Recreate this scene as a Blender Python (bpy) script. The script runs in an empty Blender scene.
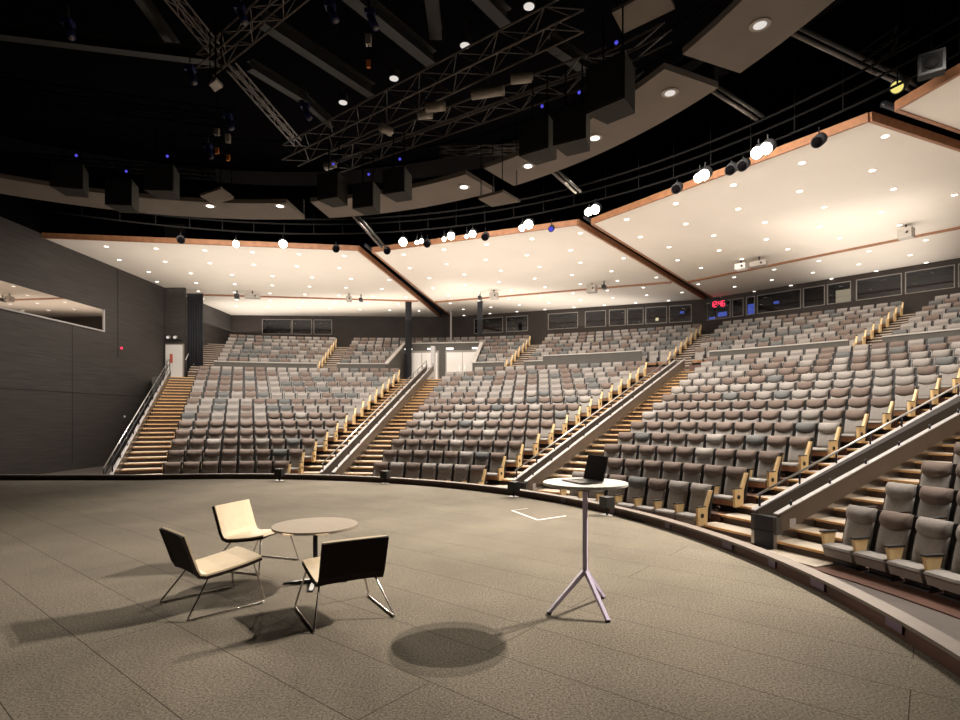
import bpy, math, random
from mathutils import Vector, Matrix
random.seed(7)
SC = bpy.context.scene
COL = SC.collection
PI = math.pi
F_PX, YH, CAM_Z = 557.3, 417.05, 1.7
CX, CY = -6.66, 5.385            # centre of the round stage
STAGE_R = 9.95
A1, A2, A3, A4, A5 = 112.5, 83.0, 53.6, 24.0, -5.5   # stair axes (degrees)

def rad(a): return math.radians(a)
def polar(r, a, z=0.0): return Vector((CX + r*math.cos(rad(a)), CY + r*math.sin(rad(a)), z))
def project(p): return (480 + F_PX*p[0]/p[1], YH - F_PX*(p[2]-CAM_Z)/p[1]) if p[1] > .05 else (9999, 9999)
def at_height(px, py, z):
    d = F_PX*(z-CAM_Z)/(YH-py); return Vector(((px-480)/F_PX*d, d, z))
def in_view(p, m=60, right=0):
    x, y = project(p); return -m < x < 960+m+right and -m < y < 720+m

# ------------------------------------------------------------------ materials
def make_mat(name, color, rough=.6, metal=0., noise=0., nscale=8., stretch=(1,1,1), bump=0., bscale=60., vary=0., spec=.5, color2=None):
    m = bpy.data.materials.new(name); m.use_nodes = True
    nt = m.node_tree; b = nt.nodes['Principled BSDF']
    b.inputs['Roughness'].default_value = rough; b.inputs['Metallic'].default_value = metal
    b.inputs['Specular IOR Level'].default_value = spec
    b.inputs['Base Color'].default_value = (*color, 1)
    src = None
    if noise or bump:
        tc = nt.nodes.new('ShaderNodeTexCoord'); mp = nt.nodes.new('ShaderNodeMapping')
        mp.inputs['Scale'].default_value = stretch
        nt.links.new(tc.outputs['Object'], mp.inputs['Vector'])
    if noise:
        n = nt.nodes.new('ShaderNodeTexNoise'); n.inputs['Scale'].default_value = nscale; n.inputs['Detail'].default_value = 5
        nt.links.new(mp.outputs['Vector'], n.inputs['Vector'])
        r = nt.nodes.new('ShaderNodeValToRGB')
        c2 = color2 or tuple(c*(1-noise) for c in color)
        r.color_ramp.elements[0].position = .3; r.color_ramp.elements[1].position = .7
        r.color_ramp.elements[0].color = (*c2, 1); r.color_ramp.elements[1].color = (*[min(1, c*(1+noise*.5)) for c in color], 1)
        nt.links.new(n.outputs['Fac'], r.inputs['Fac']); src = r.outputs['Color']
        nt.links.new(src, b.inputs['Base Color'])
    if vary:
        oi = nt.nodes.new('ShaderNodeObjectInfo'); mr = nt.nodes.new('ShaderNodeMapRange')
        mr.inputs['To Min'].default_value = 1-vary; mr.inputs['To Max'].default_value = 1+vary
        nt.links.new(oi.outputs['Random'], mr.inputs['Value'])
        hs = nt.nodes.new('ShaderNodeHueSaturation'); hs.inputs['Color'].default_value = (*color, 1)
        nt.links.new(mr.outputs['Result'], hs.inputs['Value'])
        if src: nt.links.new(src, hs.inputs['Color'])
        nt.links.new(hs.outputs['Color'], b.inputs['Base Color'])
    if bump:
        n2 = nt.nodes.new('ShaderNodeTexNoise'); n2.inputs['Scale'].default_value = bscale; n2.inputs['Detail'].default_value = 3
        nt.links.new(mp.outputs['Vector'], n2.inputs['Vector'])
        bp = nt.nodes.new('ShaderNodeBump'); bp.inputs['Strength'].default_value = bump; bp.inputs['Distance'].default_value = .01
        nt.links.new(n2.outputs['Fac'], bp.inputs['Height']); nt.links.new(bp.outputs['Normal'], b.inputs['Normal'])
    return m
def make_emit(name, color, strength):
    m = bpy.data.materials.new(name); m.use_nodes = True; nt = m.node_tree
    nt.nodes.remove(nt.nodes['Principled BSDF'])
    e = nt.nodes.new('ShaderNodeEmission'); e.inputs['Color'].default_value = (*color, 1); e.inputs['Strength'].default_value = strength
    nt.links.new(e.outputs['Emission'], nt.nodes['Material Output'].inputs['Surface'])
    return m
M = {}
M['cream_ceiling'] = make_mat('cream ceiling', (.80,.73,.65), .7, noise=.03, nscale=.6)
M['ceiling_wood'] = make_mat('ceiling edge wood', (.34,.15,.07), .5, noise=.25, nscale=5)
M['black'] = make_mat('matte black', (.010,.009,.010), .8)
M['black_room'] = make_mat('black soffit', (.0022,.0018,.0022), .95, spec=.02)
M['black_gloss'] = make_mat('black plastic', (.012,.012,.014), .35)
M['truss'] = make_mat('truss metal', (.13,.11,.10), .5, .2)
M['beam'] = make_mat('roof steel', (.014,.012,.0095), .7)
M['pipe'] = make_mat('dark pipe', (.004,.0036,.0034), .85, 0., spec=.05)
M['ring_panel'] = make_mat('catwalk soffit', (.23,.195,.17), .8, noise=.08, nscale=1.5)
M['speaker'] = make_mat('speaker cloth', (.012,.011,.016), .8, bump=.2, bscale=200)
M['speaker_side'] = make_mat('speaker cabinet', (.014,.012,.010), .7)
M['dark_wall'] = make_mat('dark wall boards', (.043,.036,.032), .65, noise=.42, nscale=3, stretch=(1,.25,9), bump=.15, bscale=6)
M['back_wall'] = make_mat('back wall', (.034,.024,.020), .7, noise=.3, nscale=1.2)
M['groove'] = make_mat('wall groove', (.012,.011,.011), .9)
M['stair_tread'] = make_mat('stair tread oak', (.56,.48,.39), .5, noise=.2, nscale=5, stretch=(.6,.6,3), bump=.05)
M['stair_nosing'] = make_mat('stair nosing', (.62,.37,.16), .4, noise=.15, nscale=8)
M['stair_riser'] = make_mat('stair riser', (.065,.032,.018), .55, noise=.3, nscale=5)
M['tier_floor'] = make_mat('tier boards', (.10,.042,.026), .5, noise=.3, nscale=3)
M['moat'] = make_mat('audience floor', (.10,.08,.07), .6, noise=.25, nscale=2)
M['curb_top'] = make_mat('stage edge top', (.15,.115,.095), .6, noise=.15, nscale=4)
M['curb_riser'] = make_mat('stage edge riser', (.10,.045,.030), .5, noise=.4, nscale=2)
M['lavender_plate'] = make_mat('step light plate', (.17,.12,.17), .4)
M['grey_wall'] = make_mat('balcony front', (.075,.068,.060), .7, noise=.1, nscale=2)
M['white_ledge'] = make_mat('pale ledge', (.40,.37,.34), .5)
M['parapet_tan'] = make_mat('parapet cladding', (.105,.078,.057), .5, noise=.15, nscale=2, bump=.05)
M['parapet_dark'] = make_mat('parapet end block', (.07,.065,.06), .5)
M['channel'] = make_mat('parapet channel', (.010,.011,.014), .6)
M['brushed'] = make_mat('brushed steel', (.50,.46,.42), .28, 1., noise=.1, nscale=30, stretch=(1,1,12))
M['rail_cap'] = make_mat('pale metal cap', (.40,.375,.37), .45, .2)
M['steel_rail'] = make_mat('satin steel rail', (.62,.60,.58), .3, .9)
M['dark_metal'] = make_mat('charcoal metal', (.035,.036,.042), .4, .4)
M['fabric_body'] = make_mat('grey seat fabric', (.30,.275,.255), .9, noise=.12, nscale=20, bump=.25, bscale=220, vary=.08)
M['fabric_grey'] = make_mat('pale grey head fabric', (.275,.245,.223), .9, noise=.12, nscale=20, bump=.25, bscale=220, vary=.10)
M['fabric_brown'] = make_mat('taupe brown head fabric', (.165,.122,.102), .9, noise=.12, nscale=20, bump=.25, bscale=220, vary=.12)
M['fabric_slate'] = make_mat('slate head fabric', (.125,.125,.122), .9, noise=.12, nscale=20, bump=.25, bscale=220, vary=.12)
M['seat_wood'] = make_mat('birch end panel', (.76,.54,.27), .45, noise=.16, nscale=6, stretch=(1,1,.3))
M['seat_under'] = make_mat('seat base wood', (.36,.19,.10), .5, noise=.25, nscale=5)
M['seat_black'] = make_mat('seat shell black', (.016,.014,.014), .55)
M['cream_leather'] = make_mat('cream upholstery', (.57,.465,.33), .65, noise=.06, nscale=14, bump=.1, bscale=150)
M['dark_leather'] = make_mat('dark brown leather', (.014,.007,.0055), .75, noise=.3, nscale=25, bump=.15, bscale=180, spec=.15)
M['chrome'] = make_mat('chrome wire', (.60,.56,.54), .2, 1.)
M['table_top'] = make_mat('taupe laminate', (.27,.225,.178), .75, noise=.06, nscale=6, spec=.15)
M['white_top'] = make_mat('white laminate', (.80,.77,.74), .4)
M['lavender_metal'] = make_mat('pale lavender steel', (.62,.54,.76), .35, .0)
M['laptop_metal'] = make_mat('laptop aluminium', (.25,.23,.215), .45, .5)
M['screen'] = make_mat('laptop screen', (.012,.008,.009), .18)
M['tape'] = make_mat('white tape', (.75,.72,.68), .6)
M['door_white'] = make_mat('white door', (.72,.69,.66), .5)
M['door_frame'] = make_mat('door steel', (.24,.215,.195), .5)
M['red_sign'] = make_mat('red notice', (.50,.10,.06), .6)
M['curtain'] = make_mat('black drape', (.012,.012,.016), .9)
M['mirror_glass'] = make_mat('reflective booth glass', (.50,.45,.41), .03, 1.)
M['orange'] = make_mat('orange tag', (.65,.20,.03), .5)
M['blue_case'] = make_mat('blue lamp case', (.012,.022,.13), .5)
M['pale_lamp'] = make_mat('pale lamp case', (.40,.36,.32), .4, .3)
M['flood'] = make_emit('lit flood lens', (1,.86,.62), 60)
M['downlight'] = make_emit('lit downlight', (1,.93,.84), 4.0)
M['dim_downlight'] = make_emit('dim downlight', (1,.93,.86), .75)
M['yellow_lens'] = make_emit('yellow lens', (1,.85,.25), .9)
M['blue_led'] = make_emit('blue led', (.10,.09,.8), .8)
M['violet_led'] = make_emit('violet led', (.35,.3,1), 1.0)
M['red_led'] = make_emit('red led', (1,.03,.08), 2.6)
M['exit_lamp'] = make_emit('door lamp', (1,.95,.88), 3.0)
M['booth_lamp'] = make_emit('booth lamp', (1,.80,.45), 1.2)
M['booth_blue'] = make_emit('booth monitor', (.14,.22,.9), .55)
M['booth_glow'] = make_emit('lit booth doorway', (1,.82,.52), .42)
def carpet():
    m = make_mat('taupe carpet', (.2,.17,.14), .95, spec=.1)
    nt = m.node_tree; b = nt.nodes['Principled BSDF']
    tc = nt.nodes.new('ShaderNodeTexCoord'); mp = nt.nodes.new('ShaderNodeMapping')
    mp.inputs['Rotation'].default_value = (0, 0, rad(39)); mp.inputs['Location'].default_value = (.1, .42, 0)
    nt.links.new(tc.outputs['Object'], mp.inputs['Vector'])
    br = nt.nodes.new('ShaderNodeTexBrick')
    br.inputs['Scale'].default_value = 1; br.inputs['Brick Width'].default_value = 4.8; br.inputs['Row Height'].default_value = .6
    br.inputs['Mortar Size'].default_value = .004; br.inputs['Mortar Smooth'].default_value = .3
    br.inputs['Color1'].default_value = (1,1,1,1); br.inputs['Color2'].default_value = (.96,.96,.96,1); br.inputs['Mortar'].default_value = (.30,.28,.26,1)
    nt.links.new(mp.outputs['Vector'], br.inputs['Vector'])
    n1 = nt.nodes.new('ShaderNodeTexNoise'); n1.inputs['Scale'].default_value = 62; n1.inputs['Detail'].default_value = 9; n1.inputs['Roughness'].default_value = .92
    n2 = nt.nodes.new('ShaderNodeTexNoise'); n2.inputs['Scale'].default_value = .9; n2.inputs['Detail'].default_value = 4
    for n in (n1, n2): nt.links.new(tc.outputs['Object'], n.inputs['Vector'])
    r1 = nt.nodes.new('ShaderNodeValToRGB'); r1.color_ramp.elements[0].position = .40; r1.color_ramp.elements[1].position = .60
    r1.color_ramp.elements[0].color = (.024,.019,.014,1); r1.color_ramp.elements[1].color = (.30,.262,.213,1)
    nt.links.new(n1.outputs['Fac'], r1.inputs['Fac'])
    r2 = nt.nodes.new('ShaderNodeValToRGB'); r2.color_ramp.elements[0].position = .35; r2.color_ramp.elements[1].position = .65
    r2.color_ramp.elements[0].color = (.86,.86,.86,1); r2.color_ramp.elements[1].color = (1.06,1.06,1.06,1)
    nt.links.new(n2.outputs['Fac'], r2.inputs['Fac'])
    def mul(a, c):
        x = nt.nodes.new('ShaderNodeMix'); x.data_type = 'RGBA'; x.blend_type = 'MULTIPLY'; x.inputs[0].default_value = 1
        nt.links.new(a, x.inputs[6]); nt.links.new(c, x.inputs[7]); return x.outputs[2]
    o = mul(mul(r1.outputs['Color'], r2.outputs['Color']), br.outputs['Color'])
    nt.links.new(o, b.inputs['Base Color'])
    bp = nt.nodes.new('ShaderNodeBump'); bp.inputs['Strength'].default_value = .25; bp.inputs['Distance'].default_value = .004
    nt.links.new(n1.outputs['Fac'], bp.inputs['Height']); nt.links.new(bp.outputs['Normal'], b.inputs['Normal'])
    return m
M['carpet'] = carpet()
def booth_glass():
    m = bpy.data.materials.new('booth pane glass'); m.use_nodes = True; nt = m.node_tree
    nt.nodes.remove(nt.nodes['Principled BSDF'])
    t = nt.nodes.new('ShaderNodeBsdfTransparent'); t.inputs['Color'].default_value = (.8,.82,.86,1)
    g = nt.nodes.new('ShaderNodeBsdfGlossy'); g.inputs['Roughness'].default_value = .03
    mx = nt.nodes.new('ShaderNodeMixShader'); mx.inputs[0].default_value = .035
    nt.links.new(t.outputs[0], mx.inputs[1]); nt.links.new(g.outputs[0], mx.inputs[2])
    nt.links.new(mx.outputs[0], nt.nodes['Material Output'].inputs['Surface'])
    return m
M['glass'] = booth_glass()

# ------------------------------------------------------------------ mesh helpers
class MB:
    def __init__(s): s.v = []; s.f = []; s.m = []; s.mats = []; s.sm = []
    def mi(s, m):
        if m not in s.mats: s.mats.append(m)
        return s.mats.index(m)
    def add(s, vs, fs, m, smooth=False):
        o = len(s.v); k = s.mi(m); s.v += [tuple(v) for v in vs]
        for f in fs: s.f.append([o+i for i in f]); s.m.append(k); s.sm.append(smooth)
    def hexa(s, p, m):   # 8 points: bottom 4 ccw, top 4 ccw
        s.add(p, [(3,2,1,0),(4,5,6,7),(0,1,5,4),(1,2,6,5),(2,3,7,6),(3,0,4,7)], m)
    def box(s, x0, x1, y0, y1, z0, z1, m, T=None):
        p = [(x0,y0,z0),(x1,y0,z0),(x1,y1,z0),(x0,y1,z0),(x0,y0,z1),(x1,y0,z1),(x1,y1,z1),(x0,y1,z1)]
        if T is not None: p = [T @ Vector(q) for q in p]
        s.hexa(p, m)
    def prism(s, poly, axis, a, b, m, T=None):  # poly in the plane perpendicular to axis
        def mk(u, w, t): return {'y': (u,t,w), 'x': (t,u,w), 'z': (u,w,t)}[axis]
        n = len(poly); p = [mk(u,w,a) for u,w in poly] + [mk(u,w,b) for u,w in poly]
        if T is not None: p = [T @ Vector(q) for q in p]
        s.add(p, [list(range(n))[::-1], list(range(n,2*n))] + [(i,(i+1)%n,n+(i+1)%n,n+i) for i in range(n)], m)
    def tube(s, pts, r, m, n=8, cap=True):
        pts = [Vector(p) for p in pts]; rings = []
        for i, p in enumerate(pts):
            d = (pts[min(i+1,len(pts)-1)] - pts[max(i-1,0)]).normalized()
            up = Vector((0,0,1)) if abs(d.z) < .9 else Vector((1,0,0))
            a = d.cross(up).normalized(); b = a.cross(d).normalized()
            rings.append([p + a*r*math.cos(2*PI*k/n+PI/n) + b*r*math.sin(2*PI*k/n+PI/n) for k in range(n)])
        fs = []
        for i in range(len(pts)-1):
            for k in range(n): fs.append((i*n+k, i*n+(k+1)%n, (i+1)*n+(k+1)%n, (i+1)*n+k))
        if cap: fs += [list(range(n))[::-1], [(len(pts)-1)*n+k for k in range(n)]]
        s.add([v for r_ in rings for v in r_], fs, m, n > 5)
    def disc(s, c, r, h, m, n=32, T=None):   # vertical cylinder standing on c
        b = [(c[0]+r*math.cos(2*PI*k/n), c[1]+r*math.sin(2*PI*k/n), c[2]) for k in range(n)]
        p = b + [(x,y,z+h) for x,y,z in b]
        if T is not None: p = [T @ Vector(q) for q in p]
        s.add(p, [list(range(n))[::-1], list(range(n,2*n))] + [(i,(i+1)%n,n+(i+1)%n,n+i) for i in range(n)], m)
    def sector(s, r0, r1, a0, a1, z0, z1, m, n=None, mside=None):
        n = n or max(2, int(abs(a1-a0)/2.2)+1); P = []
        for i in range(n+1):
            a = a0+(a1-a0)*i/n
            P += [polar(r0,a,z0), polar(r1,a,z0), polar(r1,a,z1), polar(r0,a,z1)]
        top, side = [], []
        for i in range(n):
            o = 4*i; q = o+4
            top.append((o+3,o+2,q+2,q+3)); side += [(o,o+3,q+3,q),(o+1,q+1,q+2,o+2),(o,q,q+1,o+1)]
        side += [(0,1,2,3),(4*n+3,4*n+2,4*n+1,4*n)]
        s.add(P, top, m); o = len(s.v)-len(P); k = s.mi(mside or m)
        for f in side: s.f.append([o+i for i in f]); s.m.append(k); s.sm.append(False)
    def build(s, name, parent=None, bevel=0., seg=2):
        me = bpy.data.meshes.new(name); me.from_pydata(s.v, [], s.f)
        for m in s.mats: me.materials.append(m)
        for p, k, sm in zip(me.polygons, s.m, s.sm): p.material_index = k; p.use_smooth = sm
        me.update()
        import bmesh
        bm = bmesh.new(); bm.from_mesh(me); bmesh.ops.recalc_face_normals(bm, faces=bm.faces)
        if bevel:
            bmesh.ops.bevel(bm, geom=list(bm.edges), offset=bevel, segments=seg, profile=.6, affect='EDGES', clamp_overlap=True)
        bm.to_mesh(me); bm.free()
        o = bpy.data.objects.new(name, me); COL.objects.link(o)
        if parent is not None: o.parent = parent
        return o
def tag(o, label=None, cat=None, group=None, kind=None):
    if label: o['label'] = label
    if cat: o['category'] = cat
    if group: o['group'] = group
    if kind: o['kind'] = kind
    return o
def struct(o, label=None): return tag(o, label, None, None, 'structure')
def thing(name, label, cat, loc=(0,0,0), rz=0., group=None, parent=None):
    o = bpy.data.objects.new(name, None); COL.objects.link(o); o.location = loc; o.rotation_euler = (0,0,rz)
    o.empty_display_size = .1
    return tag(o, label, cat, group)
def dup(src, loc, rz, label=None, group=None):
    c = src.copy(); COL.objects.link(c); c.location = loc; c.rotation_euler = (0,0,rz)
    if label: c['label'] = label
    if group: c['group'] = group
    for ch in list(src.children):
        k = ch.copy(); COL.objects.link(k); k.parent = c
        for g in list(ch.children):
            q = g.copy(); COL.objects.link(q); q.parent = k
    return c
ORD = 'zeroth first second third fourth fifth sixth seventh eighth ninth tenth eleventh twelfth thirteenth fourteenth fifteenth sixteenth seventeenth eighteenth nineteenth twentieth'.split()
def nth(i): return ORD[i] if i <= 20 else {1:'twenty-first',2:'twenty-second',3:'twenty-third',4:'twenty-fourth',5:'twenty-fifth',6:'twenty-sixth',7:'twenty-seventh',8:'twenty-eighth'}[i-20]

# ------------------------------------------------------------------ tier numbers
R1, PITCH, ZT1, RISE, SPC = 13.618, 1.075, .22, .337, .583
SEAT_H = 1.0
FLOOR0 = -.80
def lower(k): return R1+(k-1)*PITCH, ZT1+(k-1)*RISE-SEAT_H       # radius of the seat back top, floor height
def upper(k): return 30.25+(k-1)*PITCH, 5.38+(k-1)*.385-SEAT_H
LAND_Z = lower(15)[1]
XW = -19.25
AISLE_W = 1.45

# ------------------------------------------------------------------ shell
b = MB()
pts = [(-9.3, 15.03)]
ring = [polar(STAGE_R, a) for a in [104-2*i for i in range(0, 92)]]
poly = [(XW, 15.03), (-9.3, 15.03)] + [(p.x, p.y) for p in ring if p.y > -7.0] + [(3.0,-7.0),(XW,-7.0)]
poly = [(XW,15.03)] + [(p.x,p.y) for p in ring if p.y > -3] + [(4.0,-7.0),(XW,-7.0)]
b.prism(poly, 'z', -.12, 0, M['carpet'])
struct(b.build('floor'), 'taupe carpet stage floor in large seamed tiles')
b = MB(); b.box(XW, 34, -8, 47, FLOOR0-.15, FLOOR0, M['moat'])
struct(b.build('floor_audience'))
# stage edge: a low brown riser with a pale top
b = MB()
b.sector(STAGE_R, STAGE_R+.16, 104, -60, .105, .135, M['curb_top'], 90)
b.sector(STAGE_R+.05, STAGE_R+.14, 104, -60, FLOOR0, .105, M['curb_riser'], 90)
b.box(XW, polar(STAGE_R,104).x, 15.03, 15.19, .105, .135, M['curb_top'])
b.box(XW, polar(STAGE_R,104).x, 15.08, 15.17, FLOOR0, .105, M['curb_riser'])
curb = struct(b.build('trim_1'), 'low brown curb along the round stage edge')
for px, py in [(669,529),(721,549),(725,550.5),(771,568),(816,588),(822,591),(903,630),(911,634),(560,504),(613,514)]:
    g = at_height(px, py, 0); an = math.degrees(math.atan2(g.y-CY, g.x-CX))
    q = MB(); q.sector(STAGE_R+.035, STAGE_R+.055, an-.35, an+.35, .015, .09, M['lavender_plate'], 2)
    q.build('step_light_plate', curb)
b = MB(); b.box(XW-.3, XW, -8, 47, FLOOR0, 9.75, M['dark_wall']); b.box(XW-.3, XW-.02, -8, 47, 9.75, 13.5, M['black_room'])
wall_l = struct(b.build('wall_left'), 'dark horizontal board wall beside the stage')
g = MB(); g.box(XW-.005, XW+.012, 15, 33.9, 2.84, 2.87, M['groove']); g.box(XW-.005, XW+.012, 29.6, 29.64, 4.9, 9.5, M['groove'])
g.box(XW-.005, XW+.012, 34.0, 34.03, 4.9, 9.5, M['groove'])
g.box(XW-.005, XW+.008, 26.3, 26.32, -.5, 7, M['groove'])
g.build('groove', wall_l)
b = MB(); b.box(XW-.3, 34, -8.3, -8, FLOOR0, 13.5, M['black_room']); struct(b.build('wall_front'))
b = MB(); b.box(34, 34.3, -8, 47, FLOOR0, 13.5, M['black_room']); struct(b.build('wall_right'))
b = MB(); b.box(XW-.3, 34.3, -8.3, 47.3, 13.5, 13.7, M['black_room']); struct(b.build('ceiling'))

# back wall with booth windows, following the ceiling panels' rear edges
CEIL_Z = 9.6
BACK = [Vector((XW,43.2)), Vector((-2.7,44.1)), Vector((15.2,37.3)), Vector((28.6,22.3)), Vector((29.8,4.0))]
WZ0, WZ1 = 8.15, 9.32
wall_names = ['wall_back', 'wall_back', 'wall_back', 'wall_back']
def seg_box(mb, p, q, t0, t1, off0, off1, z0, z1, m):
    d = (q-p).normalized(); n = Vector((-d.y, d.x));  n = n if n.dot(p-Vector((CX,CY))) > 0 else -n
    a, c = p+d*t0, p+d*t1
    P = [a+n*off0, c+n*off0, c+n*off1, a+n*off1]
    mb.hexa([(v.x,v.y,z0) for v in P] + [(v.x,v.y,z1) for v in P], m)
def px_on_seg(px, p, q):
    k = (px-480)/F_PX; d = q-p
    t = (k*p.y - p.x)/(d.x - k*d.y); return t*d.length
wins = {0: [(262,291.5),(292,312),(313.5,332)], 1: [(474,503),(506,528),(548,578),(585,606),(609,625.5),(627,643.5),(645.5,667),(669,691.5)],
        2: [(694,704),(706,730.5),(732,743.5),(746,755),(757,801),(803,825),(827,851),(856,902),(905,955),(958,1000)], 3: []}
wn = 0
for i in range(4):
    p, q = BACK[i], BACK[i+1]; L = (q-p).length
    mb = MB()
    seg_box(mb, p, q, 0, L, 0, .25, FLOOR0, WZ0, M['back_wall'])
    seg_box(mb, p, q, 0, L, 0, .25, WZ1, CEIL_Z+.3, M['back_wall'])
    spans = [sorted((px_on_seg(a,p,q), px_on_seg(c,p,q))) for a, c in wins[i]]
    spans = [(max(0,a), min(L,c)) for a, c in spans if a < L]
    t = 0
    for a, c in spans + [(L, L)]:
        if a-t > .001: seg_box(mb, p, q, t, a, 0, .25, WZ0, WZ1, M['back_wall'])
        t = c
    if spans: # shallow dark room behind the glass
        a0, c0 = spans[0][0]-.3, spans[-1][1]+.3
        seg_box(mb, p, q, a0, c0, 2.2, 2.3, WZ0-.3, WZ1+.3, M['back_wall'])
        seg_box(mb, p, q, a0, c0, .25, 2.2, WZ0-.35, WZ0-.25, M['back_wall'])
        seg_box(mb, p, q, a0, c0, .25, 2.2, WZ1+.2, WZ1+.3, M['black'])
    struct(mb.build('wall_back'))
    for a, c in spans:
        wn += 1
        f = MB(); w = .045
        for (t0,t1,z0,z1) in ((a,c,WZ0,WZ0+w),(a,c,WZ1-w,WZ1),(a,a+w,WZ0+w,WZ1-w),(c-w,c,WZ0+w,WZ1-w)):
            seg_box(f, p, q, t0, t1, -.02, .06, z0, z1, M['door_frame'])
        wo = struct(f.build('window_%d' % wn))
        gl = MB(); seg_box(gl, p, q, a+w, c-w, .015, .025, WZ0+w, WZ1-w, M['glass']); gl.build('pane', wo)
def booth(px, w, z0, z1, m, name, label, cat, i, off=1.6):
    p, q = BACK[i], BACK[i+1]; k = (px-480)/F_PX
    d = (q-p).normalized(); n = Vector((-d.y, d.x)); n = n if n.dot(p-Vector((CX,CY))) > 0 else -n
    t = px_on_seg(px, p+n*off, q+n*off)
    mb = MB(); seg_box(mb, p, q, t-w/2, t+w/2, off, off+.08, z0, z1, m); 
    seg_box(mb, p, q, t-w/2-.03, t+w/2+.03, off+.08, off+.14, z0-.03, z1+.03, M['black_gloss'])
    return tag(mb.build(name), label, cat)
booth(657,.20,8.62,8.82,M['booth_lamp'],'booth_lamp','warm round lamp glowing behind the control booth glass','lamp',1)
booth(682,.28,9.02,9.18,M['booth_blue'],'booth_monitor','small blue monitor high behind booth glass, beside the warm lamp','monitor',1)
booth(698,.22,8.75,8.92,M['booth_lamp'],'booth_lamp','small warm lamp behind booth glass just before the red clock','lamp',2)
booth(711,.5,8.45,8.65,M['booth_blue'],'booth_monitor','low blue monitor behind booth glass under the red clock','monitor',2)
booth(722,.6,8.6,8.9,M['booth_blue'],'booth_monitor','wide blue monitor behind booth glass under the red clock','monitor',2)
booth(750,.5,8.5,9.15,M['booth_blue'],'booth_monitor','tall blue monitor in the narrow dark booth window','monitor',2)
booth(776,.3,8.95,9.1,M['booth_blue'],'booth_monitor','small blue monitor in the wide dark booth window','monitor',2)
booth(843,.75,8.35,9.2,M['booth_glow'],'lit_booth_doorway','lit cream doorway seen through the booth glass, right of the clock','doorway',2)
for o in COL.objects:
    if o.name.startswith('lit_booth'): o['kind'] = 'thing'

# red clock hung under the rear ceiling edge
ck = thing('digital_clock', 'red glowing digital clock hung under the rear edge of the cream ceiling', 'clock', (0,0,0))
cd = 36.6; cpos = Vector(((718.3-480)/F_PX*cd, cd, 9.13)); ck.location = cpos; ck.rotation_euler = (0,0,rad(-38))
m_ = MB(); m_.box(-.52,.52,0,.12,-.27,.27,M['black_gloss']); m_.box(-.03,.03,.03,.07,.27,.47,M['black']); m_.build('case', ck)
seg = {'1':'bc','2':'abged','4':'fgbc','6':'afgedc'}
dg = MB()
for ch, x in (('1',-.40),('2',-.19),('4',.10),('6',.31)):
    w, h, t = .075, .17, .022
    R = {'a':(-w,w,h-t,h+t),'d':(-w,w,-h-t,-h+t),'g':(-w,w,-t,t),'b':(w-t,w+t,0,h),'c':(w-t,w+t,-h,0),'f':(-w-t,-w+t,0,h),'e':(-w-t,-w+t,-h,0)}
    for s_ in seg[ch]:
        x0,x1,z0,z1 = R[s_]; dg.box(x+x0,x+x1,-.012,0,z0,z1,M['red_led'])
for z in (-.07,.07): dg.box(-.055,-.015,-.012,0,z-.02,z+.02,M['red_led'])
dg.build('digits', ck)

# window in the left wall, mirroring the ceiling
f = MB(); y0, y1, z0, z1, w = 21.0, 28.45, 6.12, 7.18, .07
f.box(XW,XW+.06,y0,y1,z0-w,z0,M['rail_cap']); f.box(XW,XW+.06,y1,y1+w,z0-w,z1,M['rail_cap']); f.box(XW,XW+.03,y0,y1+w,z1,z1+.03,M['dark_metal']); f.box(XW,XW+.06,y0-w,y0,z0-w,z1,M['rail_cap'])
wo = struct(f.build('window_%d' % (wn+1)), 'long booth window in the dark wall reflecting the cream ceiling')
gl = MB(); gl.box(XW+.005,XW+.015,y0,y1,z0,z1,M['mirror_glass']); gl.build('pane', wo)
b = MB(); b.tube([(XW+.0,30.15,1.72),(XW+.05,30.15,1.72)],.06,M['door_white'],12); tag(b.build('wall_fitting'), 'small pale round fitting on the dark wall beside the stair rail', 'fitting')
b = MB(); b.box(XW,XW+.05,29.85,29.95,5.35,5.45,M['red_led']); tag(b.build('indicator_lamp'), 'tiny red indicator lamp on the dark wall at the groove foot', 'lamp')

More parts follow.
